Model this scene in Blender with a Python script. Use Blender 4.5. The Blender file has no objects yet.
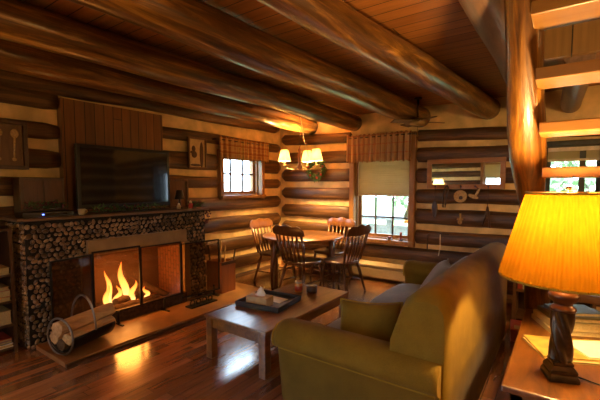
import bpy, bmesh, math, random
from mathutils import Vector, Matrix, noise
random.seed(7)
C = bpy.context.scene.collection
PI = math.pi
R = math.radians

# ------------------------------------------------------------------ materials
def new_mat(name):
    m = bpy.data.materials.new(name); m.use_nodes = True
    nt = m.node_tree; nt.nodes.clear()
    out = nt.nodes.new('ShaderNodeOutputMaterial')
    return m, nt, out

def nd(nt, kind, **kw):
    n = nt.nodes.new(kind)
    for k, v in kw.items():
        if k.startswith('i_'):
            key = k[2:]
            n.inputs[int(key) if key.isdigit() else key.replace('_', ' ')].default_value = v
        else:
            setattr(n, k, v)
    return n

def c4(c): return (c[0], c[1], c[2], 1.0)

def ramp(nt, stops):
    r = nt.nodes.new('ShaderNodeValToRGB')
    e = r.color_ramp.elements
    while len(e) < len(stops): e.new(0.5)
    for i, (p, c) in enumerate(stops):
        e[i].position = p; e[i].color = c4(c)
    return r

def pbsdf(nt, out, rough=.6, metal=0., coat=0., sheen=0.):
    b = nt.nodes.new('ShaderNodeBsdfPrincipled')
    b.inputs['Roughness'].default_value = rough
    b.inputs['Metallic'].default_value = metal
    b.inputs['Coat Weight'].default_value = coat
    b.inputs['Coat Roughness'].default_value = .15
    b.inputs['Sheen Weight'].default_value = sheen
    nt.links.new(b.outputs[0], out.inputs[0])
    return b

def plain(name, col, rough=.6, metal=0., var=.15, scale=18., bump=.0, coat=0., sheen=0.):
    """one colour with a little mottling"""
    m, nt, out = new_mat(name)
    b = pbsdf(nt, out, rough, metal, coat, sheen)
    tc = nd(nt, 'ShaderNodeTexCoord')
    n = nd(nt, 'ShaderNodeTexNoise', i_Scale=scale, i_Detail=3.)
    nt.links.new(tc.outputs['Object'], n.inputs['Vector'])
    lo = tuple(max(0, x*(1-var)) for x in col); hi = tuple(min(1, x*(1+var)) for x in col)
    r = ramp(nt, [(.3, lo), (.7, hi)])
    nt.links.new(n.outputs[0], r.inputs[0]); nt.links.new(r.outputs[0], b.inputs['Base Color'])
    if bump:
        bp = nd(nt, 'ShaderNodeBump', i_Strength=bump, i_Distance=.02)
        nt.links.new(n.outputs[0], bp.inputs['Height']); nt.links.new(bp.outputs[0], b.inputs['Normal'])
    return m

def wood(name, lo, hi, axis='Y', scale=9., stretch=14., rough=.45, coat=.0, bump=.25, mid=None, tilt=0.):
    """grain that runs along one axis of the object"""
    m, nt, out = new_mat(name)
    b = pbsdf(nt, out, rough, 0, coat)
    tc = nd(nt, 'ShaderNodeTexCoord')
    mp = nd(nt, 'ShaderNodeMapping')
    s = [scale]*3; s['XYZ'.index(axis)] = scale/stretch
    mp.inputs['Scale'].default_value = s
    rt_ = nd(nt, 'ShaderNodeMapping'); rt_.inputs['Rotation'].default_value = (tilt, 0, 0)
    nt.links.new(tc.outputs['Object'], rt_.inputs['Vector']); nt.links.new(rt_.outputs[0], mp.inputs['Vector'])
    n = nd(nt, 'ShaderNodeTexNoise', i_Scale=1.6, i_Detail=7., i_Roughness=.65, i_Distortion=.6)
    nt.links.new(mp.outputs[0], n.inputs['Vector'])
    md = mid or tuple((a+c)/2 for a, c in zip(lo, hi))
    r = ramp(nt, [(.28, lo), (.5, md), (.74, hi)])
    nt.links.new(n.outputs[0], r.inputs[0]); nt.links.new(r.outputs[0], b.inputs['Base Color'])
    bp = nd(nt, 'ShaderNodeBump', i_Strength=bump, i_Distance=.01)
    nt.links.new(n.outputs[0], bp.inputs['Height']); nt.links.new(bp.outputs[0], b.inputs['Normal'])
    return m

def planks(name, across, along, width, length, cols, gap=.025, rough=.35, coat=0., gcol=(.01, .005, .003), grain=.35):
    m, nt, out = new_mat(name)
    b = pbsdf(nt, out, rough, 0, coat)
    L = nt.links.new
    tc = nd(nt, 'ShaderNodeTexCoord'); sp = nd(nt, 'ShaderNodeSeparateXYZ'); L(tc.outputs['Object'], sp.inputs[0])
    def mth(op, a, bb=None):
        n = nd(nt, 'ShaderNodeMath', operation=op)
        for i, v in enumerate((a, bb)):
            if v is None: continue
            if isinstance(v, (int, float)): n.inputs[i].default_value = v
            else: L(v, n.inputs[i])
        return n.outputs[0]
    a = mth('DIVIDE', sp.outputs[across], width)
    ia = mth('FLOOR', a); fa = mth('FRACT', a)
    wn = nd(nt, 'ShaderNodeTexWhiteNoise', noise_dimensions='1D'); L(ia, wn.inputs['W'])
    l = mth('ADD', mth('DIVIDE', sp.outputs[along], length), mth('MULTIPLY', wn.outputs['Value'], 7.3))
    il = mth('FLOOR', l); fl = mth('FRACT', l)
    cmb = nd(nt, 'ShaderNodeCombineXYZ'); L(ia, cmb.inputs[0]); L(il, cmb.inputs[1])
    w2 = nd(nt, 'ShaderNodeTexWhiteNoise', noise_dimensions='2D'); L(cmb.outputs[0], w2.inputs['Vector'])
    r = ramp(nt, [(i/(len(cols)-1), c) for i, c in enumerate(cols)]); L(w2.outputs['Value'], r.inputs[0])
    mp = nd(nt, 'ShaderNodeMapping'); sc = [30., 30., 30.]; sc['XYZ'.index(along)] = 2.
    mp.inputs['Scale'].default_value = sc; L(tc.outputs['Object'], mp.inputs['Vector'])
    n = nd(nt, 'ShaderNodeTexNoise', i_Scale=1., i_Detail=5.); L(mp.outputs[0], n.inputs['Vector'])
    gr = ramp(nt, [(.3, (1-grain,)*3), (.7, (1+0*grain,)*3)]); L(n.outputs[0], gr.inputs[0])
    mx = nd(nt, 'ShaderNodeMixRGB', blend_type='MULTIPLY', i_Fac=1.); L(r.outputs[0], mx.inputs[1]); L(gr.outputs[0], mx.inputs[2])
    e1 = mth('MINIMUM', fa, mth('SUBTRACT', 1., fa))
    e2 = mth('MULTIPLY', mth('MINIMUM', fl, mth('SUBTRACT', 1., fl)), length/width)
    g = mth('LESS_THAN', mth('MINIMUM', e1, e2), gap)
    mg = nd(nt, 'ShaderNodeMixRGB', i_Color2=c4(gcol)); L(g, mg.inputs[0]); L(mx.outputs[0], mg.inputs[1])
    L(mg.outputs[0], b.inputs['Base Color'])
    bp = nd(nt, 'ShaderNodeBump', i_Strength=.12, i_Distance=.01)
    hh = mth('SUBTRACT', mth('MULTIPLY', w2.outputs['Value'], .6), g); L(hh, bp.inputs['Height'])
    L(bp.outputs[0], b.inputs['Normal'])
    return m

def glow(name, col, strength):
    m, nt, out = new_mat(name)
    e = nd(nt, 'ShaderNodeEmission', i_Color=c4(col), i_Strength=strength)
    nt.links.new(e.outputs[0], out.inputs[0]); return m

def glassy(name, tint=(1, 1, 1), gloss=.08, body=0., bodycol=(.1, .05, .02)):
    """thin pane: mostly clear, a little mirror, some body"""
    m, nt, out = new_mat(name)
    t = nd(nt, 'ShaderNodeBsdfTransparent', i_Color=c4(tint))
    d = nd(nt, 'ShaderNodeBsdfDiffuse', i_Color=c4(bodycol))
    g = nd(nt, 'ShaderNodeBsdfGlossy', i_Roughness=.03)
    m1 = nd(nt, 'ShaderNodeMixShader', i_Fac=body); m2 = nd(nt, 'ShaderNodeMixShader', i_Fac=gloss)
    L = nt.links.new
    L(t.outputs[0], m1.inputs[1]); L(d.outputs[0], m1.inputs[2]); L(m1.outputs[0], m2.inputs[1]); L(g.outputs[0], m2.inputs[2])
    L(m2.outputs[0], out.inputs[0]); return m

def cloth(name, col, trans=.0, sheen=.0, rough=.9, weave=260., var=.25, tcol=None):
    m, nt, out = new_mat(name)
    tc = nd(nt, 'ShaderNodeTexCoord')
    n = nd(nt, 'ShaderNodeTexNoise', i_Scale=weave, i_Detail=2.); nt.links.new(tc.outputs['Object'], n.inputs['Vector'])
    n2 = nd(nt, 'ShaderNodeTexNoise', i_Scale=7., i_Detail=3.); nt.links.new(tc.outputs['Object'], n2.inputs['Vector'])
    ad = nd(nt, 'ShaderNodeMath', operation='ADD'); nt.links.new(n.outputs[0], ad.inputs[0]); nt.links.new(n2.outputs[0], ad.inputs[1])
    r = ramp(nt, [(.35, tuple(x*(1-var) for x in col)), (.65, tuple(min(1, x*(1+var)) for x in col))])
    hv = nd(nt, 'ShaderNodeMath', operation='MULTIPLY', i_1=.5); nt.links.new(ad.outputs[0], hv.inputs[0]); nt.links.new(hv.outputs[0], r.inputs[0])
    b = nd(nt, 'ShaderNodeBsdfPrincipled', i_Roughness=rough, i_Sheen_Weight=sheen, i_Sheen_Roughness=.4)
    b.inputs['Specular IOR Level'].default_value = .15
    nt.links.new(r.outputs[0], b.inputs['Base Color'])
    bp = nd(nt, 'ShaderNodeBump', i_Strength=.25, i_Distance=.004); nt.links.new(n.outputs[0], bp.inputs['Height']); nt.links.new(bp.outputs[0], b.inputs['Normal'])
    if trans:
        t = nd(nt, 'ShaderNodeBsdfTranslucent', i_Color=c4(tcol or col))
        mx = nd(nt, 'ShaderNodeMixShader', i_Fac=trans)
        nt.links.new(b.outputs[0], mx.inputs[1]); nt.links.new(t.outputs[0], mx.inputs[2]); nt.links.new(mx.outputs[0], out.inputs[0])
    else:
        nt.links.new(b.outputs[0], out.inputs[0])
    return m

def plaid(name, base, cols, ax1='Y', ax2='Z', trans=.3):
    m, nt, out = new_mat(name); L = nt.links.new
    tc = nd(nt, 'ShaderNodeTexCoord'); sp = nd(nt, 'ShaderNodeSeparateXYZ'); L(tc.outputs['Object'], sp.inputs[0])
    prev = None
    mixc = None
    for ax, freq, w, col in cols:
        a = nd(nt, 'ShaderNodeMath', operation='MULTIPLY', i_1=freq); L(sp.outputs[ax], a.inputs[0])
        f = nd(nt, 'ShaderNodeMath', operation='FRACT'); L(a.outputs[0], f.inputs[0])
        lt = nd(nt, 'ShaderNodeMath', operation='LESS_THAN', i_1=w); L(f.outputs[0], lt.inputs[0])
        ml = nd(nt, 'ShaderNodeMath', operation='MULTIPLY', i_1=.6); L(lt.outputs[0], ml.inputs[0])
        mx = nd(nt, 'ShaderNodeMixRGB', i_Color1=c4(base), i_Color2=c4(col)); L(ml.outputs[0], mx.inputs[0])
        if mixc: L(mixc.outputs[0], mx.inputs[1])
        mixc = mx
    d = nd(nt, 'ShaderNodeBsdfDiffuse'); t = nd(nt, 'ShaderNodeBsdfTranslucent'); ms = nd(nt, 'ShaderNodeMixShader', i_Fac=trans)
    L(mixc.outputs[0], d.inputs[0]); L(mixc.outputs[0], t.inputs[0]); L(d.outputs[0], ms.inputs[1]); L(t.outputs[0], ms.inputs[2]); L(ms.outputs[0], out.inputs[0])
    return m

M = {}
M['log_y'] = wood('log wood along the room', (.016, .006, .002), (.24, .11, .028), 'Y', 10, 12, .45, mid=(.085, .034, .009))
M['log_x'] = wood('log wood across the room', (.018, .007, .002), (.23, .105, .028), 'X', 10, 12, .45, mid=(.085, .035, .009))
M['beam'] = wood('varnished beam', (.014, .005, .0016), (.50, .24, .045), 'Y', 12, 15, .3, coat=.3, bump=.4, mid=(.125, .05, .011))
M['beam_dark'] = wood('dark greyish beam', (.06, .03, .02), (.28, .16, .11), 'Y', 7, 9, .4, bump=.35)  # greyer, less saturated grain than the other beams
M['chink'] = plain('cream chinking', (.70, .47, .205), .9, var=.25, scale=5, bump=.15)
M['floor'] = planks('floor boards', 'X', 'Y', .085, .95, [(.24, .085, .03), (.42, .165, .058), (.31, .115, .04), (.53, .225, .085)], .02, .2, coat=1.)
for n_ in M['floor'].node_tree.nodes:
    if n_.type == 'BSDF_PRINCIPLED':
        n_.inputs['Coat IOR'].default_value = 1.95; n_.inputs['Coat Roughness'].default_value = .16; n_.inputs['Specular IOR Level'].default_value = .6
M['ceil'] = planks('ceiling boards', 'Y', 'X', .135, 60., [(.34, .115, .026), (.48, .18, .042), (.40, .145, .034)], .03, .45)
M['panelling'] = planks('vertical panelling', 'Y', 'Z', .105, 6., [(.17, .064, .02), (.28, .11, .034), (.22, .085, .026)], .035, .4)
M['panel_light'] = planks('stairwell boards', 'X', 'Z', .2, 6., [(.20, .10, .03), (.26, .13, .04), (.22, .11, .035)], .02, .5)
M['stringer'] = wood('golden log', (.02, .006, .001), (.34, .15, .018), 'Z', 22, 14, .35, coat=.25, bump=.6, mid=(.14, .05, .006), tilt=-R(43))
M['tread'] = wood('golden pine', (.20, .085, .015), (.34, .155, .032), 'X', 8, 12, .4, coat=.15)
M['trim'] = wood('honey window trim', (.17, .065, .013), (.40, .18, .04), 'Z', 10, 10, .4)
M['trim_dark'] = wood('dark green window trim', (.022, .024, .014), (.05, .05, .03), 'Z', 10, 10, .5)
M['oak'] = wood('honey oak', (.10, .034, .006), (.30, .118, .02), 'Y', 11, 12, .28, coat=.35)
M['oak_x'] = wood('oak table board', (.04, .012, .0015), (.24, .09, .011), 'Y', 8, 6, .42, coat=.15, mid=(.13, .046, .006))
M['table_top'] = wood('dining table wood', (.16, .055, .012), (.29, .115, .026), 'X', 10, 10, .3, coat=.4)
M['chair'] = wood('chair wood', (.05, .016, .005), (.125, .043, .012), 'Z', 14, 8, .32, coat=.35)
M['chair_lit'] = wood('lit chair wood', (.12, .04, .008), (.23, .085, .018), 'Z', 14, 8, .32, coat=.35)  # same chair wood, chandelier light put into a brighter colour
M['darkwood'] = wood('dark wood', (.03, .012, .005), (.085, .034, .013), 'Z', 12, 8, .4)
M['frame_wood'] = wood('frame wood', (.08, .035, .013), (.19, .085, .03), 'Z', 14, 8, .5)
M['mirror_wood'] = wood('mirror frame wood', (.24, .09, .015), (.46, .19, .036), 'X', 14, 8, .4)
M['brownboard'] = wood('brown cabinet wood', (.055, .02, .008), (.11, .042, .016), 'Z', 14, 8, .5)
M['mantel'] = wood('mantel board', (.10, .055, .025), (.2, .11, .045), 'Y', 14, 8, .45)
M['firewood'] = wood('split firewood', (.34, .19, .07), (.70, .46, .2), 'Y', 14, 8, .85, bump=.6)
M['bark'] = wood('bark', (.035, .02, .012), (.14, .085, .045), 'Y', 18, 4, .95, bump=.9)
M['charred'] = plain('charred log', (.05, .025, .014), .9, var=.6, scale=30, bump=.5)
M['black'] = plain('black plastic', (.012, .011, .010), .35)
M['blackmetal'] = plain('black iron', (.015, .012, .010), .45, .6)
M['iron'] = plain('grey iron strap', (.20, .18, .16), .42, .7)
M['screen'] = plain('television glass', (.006, .006, .007), .06, coat=.6)
M['brass'] = plain('aged brass', (.30, .19, .075), .45, .25, var=.2, scale=6)
M['copper'] = wood('copper coloured bin', (.20, .06, .016), (.36, .12, .032), 'Z', 8, 8, .4)
M['firebrick'] = None
M['hearth'] = plain('hearth slab', (.27, .12, .034), .42, var=.3, scale=4, coat=.1, bump=.1)
M['sofa'] = cloth('gold velvet', (.18, .108, .012), sheen=.04, var=.22)
M['sofa_side'] = M['sofa']
M['sofa_grey'] = cloth('taupe velvet', (.19, .14, .075), sheen=.3, var=.2)
M['piping'] = cloth('gold piping', (.30, .19, .02), var=.1)
M['shade'] = None
M['white_shade'] = cloth('cream lamp cloth', (.9, .8, .6), trans=.6, var=.04, tcol=(1, .9, .66))
M['blind'] = cloth('cream blind', (.56, .46, .25), trans=.25, var=.06)
M['ivory'] = plain('ivory', (.66, .56, .40), .6)
M['white'] = plain('white paper', (.75, .73, .70), .7, var=.06)
M['tray'] = plain('black tray', (.018, .013, .010), .5)
M['tissuebox'] = plain('tan tissue box', (.50, .34, .14), .6)
M['green'] = plain('fir green', (.05, .10, .02), .8, var=.6, scale=40)
M['red'] = plain('berry red', (.30, .018, .012), .5)
M['darkred'] = plain('dark berry red', (.10, .012, .012), .6, var=.4)
M['redbox'] = plain('red folder', (.36, .05, .025), .55)
M['amber'] = plain('amber', (.6, .25, .05), .3)
M['bluegrey'] = plain('blue grey cover', (.10, .14, .20), .5)
M['yellow'] = plain('yellow cover', (.46, .31, .05), .45, var=.35, scale=12)
M['cream'] = plain('cream cover', (.42, .33, .15), .5, var=.12)
M['olive'] = plain('olive cover', (.10, .09, .035), .5)
M['page'] = plain('page edges', (.42, .32, .14), .8, var=.15, scale=90)
M['heater'] = plain('beige heater enamel', (.38, .27, .14), .35, .1, var=.08)
M['seatpad'] = cloth('mustard seat pad', (.30, .20, .07))
M['glass'] = glassy('window glass', (.97, .98, 1), .06)
M['fireglass'] = glassy('fire screen glass', (.82, .74, .66), .06, .10, (.16, .06, .02))
M['wingglass'] = glassy('bronzed wing glass', (.72, .5, .34), .05, .42, (.11, .055, .02))
M['mirror'] = None
M['bronze'] = plain('bronze lamp metal', (.045, .025, .011), .28, .6, var=.5, scale=25)
M['collar_copper'] = plain('dark copper lamp collar', (.07, .025, .008), .3, .5)  # collar metal, slightly redder than the column
M['bulb'] = glow('bulb', (1, .62, .25), 22)
M['led_blue'] = glow('blue indicator', (.08, .15, 1), 6)
M['grass'] = plain('grass', (.16, .26, .09), .9, var=.5, scale=3)
M['leaf'] = plain('leaf', (.26, .38, .20), .7, var=.5, scale=2)
M['leaf2'] = plain('pale leaf', (.48, .54, .40), .7, var=.5, scale=2)
M['trunk'] = plain('tree trunk', (.08, .06, .045), .9, var=.4)
M['porch'] = plain('grey porch wood', (.16, .18, .20), .7, var=.25)
M['siding'] = plain('red boards', (.30, .09, .05), .8)
M['silver'] = plain('silver', (.45, .42, .38), .35, .7)
M['leather'] = plain('brown leather', (.06, .03, .014), .6)
M['straw'] = plain('straw', (.46, .29, .11), .8, var=.3, scale=60)

def special():
    m, nt, out = new_mat('mirror glass')
    g = nd(nt, 'ShaderNodeBsdfGlossy', i_Color=(.86, .88, .9, 1), i_Roughness=.015); nt.links.new(g.outputs[0], out.inputs[0]); M['mirror'] = m
    # firebox brick
    m, nt, out = new_mat('firebrick'); b = pbsdf(nt, out, .9)
    tc = nd(nt, 'ShaderNodeTexCoord'); mp = nd(nt, 'ShaderNodeMapping'); mp.inputs['Rotation'].default_value = (PI/2, 0, PI/2)
    nt.links.new(tc.outputs['Object'], mp.inputs[0])
    br = nd(nt, 'ShaderNodeTexBrick', i_Color1=(.22, .08, .03, 1), i_Color2=(.30, .12, .045, 1), i_Mortar=(.1, .05, .03, 1), i_Scale=4.5, i_Mortar_Size=.025)
    nt.links.new(mp.outputs[0], br.inputs['Vector']); nt.links.new(br.outputs[0], b.inputs['Base Color']); M['firebrick'] = m
    # pebbles: each stone its own tone
    m, nt, out = new_mat('pebbles'); b = pbsdf(nt, out, .38, 0, .25)
    tc = nd(nt, 'ShaderNodeTexCoord'); n = nd(nt, 'ShaderNodeTexVoronoi', i_Scale=13.)
    nt.links.new(tc.outputs['Object'], n.inputs['Vector'])
    sx = nd(nt, 'ShaderNodeSeparateXYZ'); nt.links.new(n.outputs['Color'], sx.inputs[0])
    r = ramp(nt, [(.1, (.09, .05, .02)), (.5, (.19, .11, .045)), (.9, (.34, .21, .09))]); nt.links.new(sx.outputs[0], r.inputs[0])
    nt.links.new(r.outputs[0], b.inputs['Base Color']); M['pebble'] = m
    M['mortar'] = plain('dark mortar', (.012, .008, .005), .9)
    # pleated shade
    m, nt, out = new_mat('amber lamp cloth')
    t = nd(nt, 'ShaderNodeBsdfTranslucent', i_Color=(.10, .036, .0011, 1)); d = nd(nt, 'ShaderNodeBsdfDiffuse', i_Color=(.3, .12, .006, 1))
    ms = nd(nt, 'ShaderNodeMixShader', i_Fac=.62); nt.links.new(d.outputs[0], ms.inputs[1]); nt.links.new(t.outputs[0], ms.inputs[2]); nt.links.new(ms.outputs[0], out.inputs[0]); M['shade'] = m
    # flame: hotter at the foot
    m, nt, out = new_mat('flame')
    tc = nd(nt, 'ShaderNodeTexCoord'); sp = nd(nt, 'ShaderNodeSeparateXYZ'); nt.links.new(tc.outputs['Generated'], sp.inputs[0])
    r = ramp(nt, [(0., (1, .60, .22)), (.4, (1, .40, .08)), (1., (.8, .14, .01))]); nt.links.new(sp.outputs[2], r.inputs[0])
    e = nd(nt, 'ShaderNodeEmission', i_Strength=3.2); nt.links.new(r.outputs[0], e.inputs[0])
    tr = nd(nt, 'ShaderNodeBsdfTransparent'); lw = nd(nt, 'ShaderNodeLayerWeight', i_Blend=.35)
    ms = nd(nt, 'ShaderNodeMixShader'); nt.links.new(lw.outputs['Facing'], ms.inputs[0]); nt.links.new(e.outputs[0], ms.inputs[1]); nt.links.new(tr.outputs[0], ms.inputs[2])
    nt.links.new(ms.outputs[0], out.inputs[0]); M['flame'] = m
    M['ember'] = glow('embers', (1, .25, .03), 3.5)
special()
M['plaid_left'] = plaid('plaid valance cloth', (.50, .30, .12), [('Y', 9., .3, (.25, .06, .025)), ('Y', 9.3, .12, (.04, .06, .03)), ('Z', 9., .3, (.28, .08, .03)), ('Z', 18., .12, (.6, .45, .2))], trans=.35)
M['plaid_back'] = plaid('tan valance cloth', (.55, .33, .17), [('X', 11., .3, (.30, .11, .06)), ('Z', 7., .12, (.5, .14, .08)), ('X', 22., .15, (.75, .55, .32))], trans=.3)

# ------------------------------------------------------------------ mesh helpers
class MB:
    def __init__(s): s.bm = bmesh.new(); s.mi = 0
    def _f(s, vs, smooth=False):
        try:
            f = s.bm.faces.new(vs); f.material_index = s.mi; f.smooth = smooth
        except ValueError: pass
    def box(s, x0, x1, y0, y1, z0, z1, mat=None):
        v = [s.bm.verts.new((x, y, z)) for z in (z0, z1) for y in (y0, y1) for x in (x0, x1)]
        if mat is not None:
            for q in v: q.co = mat @ q.co
        for f in ((0, 2, 3, 1), (4, 5, 7, 6), (0, 1, 5, 4), (2, 6, 7, 3), (0, 4, 6, 2), (1, 3, 7, 5)): s._f([v[i] for i in f])
        return s
    def loft(s, rings, cap=True, smooth=True, closed=True):
        rr = [[s.bm.verts.new(p) for p in r] for r in rings]
        n = len(rr[0])
        for a, b in zip(rr, rr[1:]):
            for i in range(n if closed else n-1):
                j = (i+1) % n; s._f([a[i], a[j], b[j], b[i]], smooth)
        if cap:
            s._f(rr[0][::-1], False); s._f(rr[-1], False)
        return s
    def tube(s, pts, r, n=10, cap=True, smooth=True, flat=1.):
        pts = [Vector(p) for p in pts]
        rs = r if isinstance(r, (list, tuple)) else [r]*len(pts)
        rings = []; prev = None
        for i, p in enumerate(pts):
            t = (pts[min(i+1, len(pts)-1)] - pts[max(i-1, 0)]).normalized()
            if prev is None:
                u = t.orthogonal().normalized()
                if abs(t.z) < .9: u = Vector((0, 0, 1)).cross(t).normalized()
            else:
                u = (prev - t*prev.dot(t)).normalized()
            prev = u; w = t.cross(u)
            rings.append([p + (u*math.cos(2*PI*k/n) + w*flat*math.sin(2*PI*k/n))*rs[i] for k in range(n)])
        return s.loft(rings, cap, smooth)
    def lathe(s, prof, n=24, c=(0, 0, 0), cap=True, wob=None):
        rings = []
        for r, z in prof:
            rings.append([(c[0]+(r+(wob(k, z) if wob else 0))*math.cos(2*PI*k/n), c[1]+(r+(wob(k, z) if wob else 0))*math.sin(2*PI*k/n), c[2]+z) for k in range(n)])
        return s.loft(rings, cap)
    def ell(s, c, rx, ry, rz, n=10, m=6, e=1., mat=None):
        def pw(x): return math.copysign(abs(x)**e, x)
        rings = []
        for j in range(m+1):
            ph = -PI/2 + PI*j/m
            cp = max(abs(math.cos(ph)), .03)**e; sz = pw(math.sin(ph))
            ring = []
            for k in range(n):
                th = 2*PI*k/n
                p = Vector((rx*cp*pw(math.cos(th)), ry*cp*pw(math.sin(th)), rz*sz))
                if mat is not None: p = mat @ p
                ring.append(p + Vector(c))
            rings.append(ring)
        return s.loft(rings)
    def torus(s, c, R_, r, n=28, m=8, mat=None):
        pts = []
        rings = []
        for k in range(n+1):
            th = 2*PI*k/n
            rings.append([])
            for j in range(m):
                a = 2*PI*j/m
                p = Vector(((R_+r*math.cos(a))*math.cos(th), (R_+r*math.cos(a))*math.sin(th), r*math.sin(a)))
                if mat is not None: p = mat @ p
                rings[-1].append(p + Vector(c))
        return s.loft(rings, False)

def obj(name, mb, mat, parent=None, bevel=0., subsurf=0, local=False):
    me = bpy.data.meshes.new(name)
    bmesh.ops.recalc_face_normals(mb.bm, faces=mb.bm.faces)
    mb.bm.to_mesh(me); mb.bm.free()
    o = bpy.data.objects.new(name, me); C.objects.link(o)
    for m in (mat if isinstance(mat, (list, tuple)) else [mat]): me.materials.append(m)
    if bevel:
        b = o.modifiers.new('bevel', 'BEVEL'); b.width = bevel; b.segments = 2; b.limit_method = 'ANGLE'; b.angle_limit = R(50)
    if subsurf:
        q = o.modifiers.new('sub', 'SUBSURF'); q.levels = subsurf; q.render_levels = subsurf
    if parent:
        o.parent = parent
        if not local:
            w = parent
            off = Vector((0, 0, 0))
            while w: off += w.location; w = w.parent
            o.location = -off
    return o

def tag(o, label=None, cat=None, group=None, kind=None):
    if label: o['label'] = label
    if cat: o['category'] = cat
    if group: o['group'] = group
    if kind: o['kind'] = kind
    return o
def thing(name, label, cat, loc=(0, 0, 0), rz=0., group=None):
    o = bpy.data.objects.new(name, None); C.objects.link(o); o.empty_display_size = .1
    o.location = loc; o.rotation_euler = (0, 0, rz)
    return tag(o, label, cat, group)
def struct(o, label=None, cat=None):
    return tag(o, label, cat, None, 'structure')
def dup(root, loc, rz=None, label=None, group=None):
    def cp(o, par):
        c = o.copy(); C.objects.link(c)
        if par: c.parent = par
        for ch in [q for q in bpy.data.objects if q.parent == o]: cp(ch, c)
        return c
    r = cp(root, None); r.location = loc
    if rz is not None: r.rotation_euler = (0, 0, rz)
    if label: r['label'] = label
    if group: r['group'] = group
    return r

# ------------------------------------------------------------------ camera (horizon near the middle, looking across the room)
F = 371.; H = 1.5
pitch = R(4.0); yaw = math.atan(265./F*math.cos(pitch))
cd = bpy.data.cameras.new('camera'); cd.sensor_width = 36; cd.lens = F/600*36; cd.clip_end = 200; cd.shift_y = (F*math.tan(pitch)-14.)/600.; cd.clip_start = .05
co = bpy.data.objects.new('camera', cd); C.objects.link(co)
co.location = (0, 0, H); co.rotation_euler = (PI/2 - pitch, 0, yaw)
bpy.context.scene.camera = co

# ------------------------------------------------------------------ room
XL, YB, XR, YR, ZC = -4.42, 5.56, 2.4, -2.6, 2.66
WIN_L = [(4.05, 4.94, 1.35, 2.0), (-2.4, -.95, .75, 2.2)]     # y0 y1 z0 z1 : window_1, added fill_window
WIN_B = [(-2.82, -1.9, .66, 2.22), (-.22, .36, .95, 1.98)]   # x0 x1 z0 z1 : window_2, window_3
WIN_R = [(-2.2, -1.2, .75, 2.25)]                            # rear wall : window_4

o = obj('floor', MB().box(XL-.2, XR+.2, YR-.2, YB+.2, -.08, 0), M['floor']); struct(o, 'glossy reddish brown plank floor', 'floor')
cm = MB()
for x0, x1, y0, y1 in ((XL-.2, -.3, YR-.2, YB+.2), (-.3, XR+.2, 3.42, YB+.2), (-.3, XR+.2, YR-.2, .9), (1.15, XR+.2, .9, 3.42)):
    cm.box(x0, x1, y0, y1, ZC, ZC+.05)
struct(obj('ceiling', cm, M['ceil']), 'reddish board ceiling above the log beams', 'ceiling')

def wall_slab(mb, lo, hi, holes, place):
    """chinked slab with holes; place(a0,a1,z0,z1) adds a box"""
    cuts = sorted(holes)
    a = lo
    for h0, h1, z0, z1 in cuts:
        place(a, h0, 0, ZC); place(h0, h1, 0, z0); place(h0, h1, z1, ZC); a = h1
    place(a, hi, 0, ZC)

def log_run(mb, a0, a1, z0, z1, r0, r1, base, out, axis, seed, pt0=.0, pt1=.0):
    """half-buried log from a0 to a1 along an axis; centre height goes z0..z1; pt: length of the hewn point at each end"""
    n = max(6, int(abs(a1-a0)/.12)); rings = []; sg = 1 if a1 > a0 else -1
    st_ = [a0+(a1-a0)*i/n for i in range(n+1)] + ([a0+sg*pt0] if pt0 else []) + ([a1-sg*pt1] if pt1 else [])
    st_ = sorted(set(st_), reverse=a1 < a0)
    for i, a in enumerate(st_):
        t = (a-a0)/(a1-a0)
        s = 1.
        d0 = abs(a-a0); d1 = abs(a1-a)
        if pt0 and d0 < pt0: s = .5+.5*d0/pt0
        if pt1 and d1 < pt1: s = min(s, .5+.5*d1/pt1)
        if not pt0 and i == 0: s = .82
        if not pt1 and i == len(st_)-1: s = .82
        wz = noise.noise((a*.9, seed*3.1, 0))*.018; wr = 1+noise.noise((a*1.7, seed*5.3, 2))*.09
        r = (r0+(r1-r0)*t)*s*wr; zc = z0+(z1-z0)*t+wz
        dep = .06*(.35+.65*s)
        ring = []
        for k in range(14):
            th = 2*PI*k/14
            ct, st = math.cos(th), math.sin(th)
            off = dep*math.copysign(abs(ct)**.8, ct); zz = zc+r*math.copysign(abs(st)**.75, st)
            p = (base+out*off, a, zz) if axis == 'Y' else (a, base+out*off, zz)
            ring.append(p)
        rings.append(ring)
    mb.loft(rings)

def log_row(mb, lo, hi, zl, zr, rl, rr, holes, base, out, axis, seed, pt0=0., pt1=0.):
    segs = [(lo, hi, pt0, pt1)]
    zc = (zl+zr)/2; r = (rl+rr)/2
    for h0, h1, z0, z1 in holes:
        if zc+r*.75 < z0-.02 or zc-r*.75 > z1+.02: continue
        ns = []
        for s0, s1, p0, p1 in segs:
            if h1 <= s0 or h0 >= s1: ns.append((s0, s1, p0, p1)); continue
            if h0-.078-s0 > .12: ns.append((s0, h0-.078, p0, .03))
            if s1-h1-.078 > .12: ns.append((h1+.078, s1, .03, p1))
        segs = ns
    for s0, s1, p0, p1 in segs:
        f = lambda a: (a-lo)/(hi-lo)
        log_run(mb, s0, s1, zl+(zr-zl)*f(s0), zl+(zr-zl)*f(s1), rl+(rr-rl)*f(s0), rl+(rr-rl)*f(s1), base, out, axis, seed, p0, p1)

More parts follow.
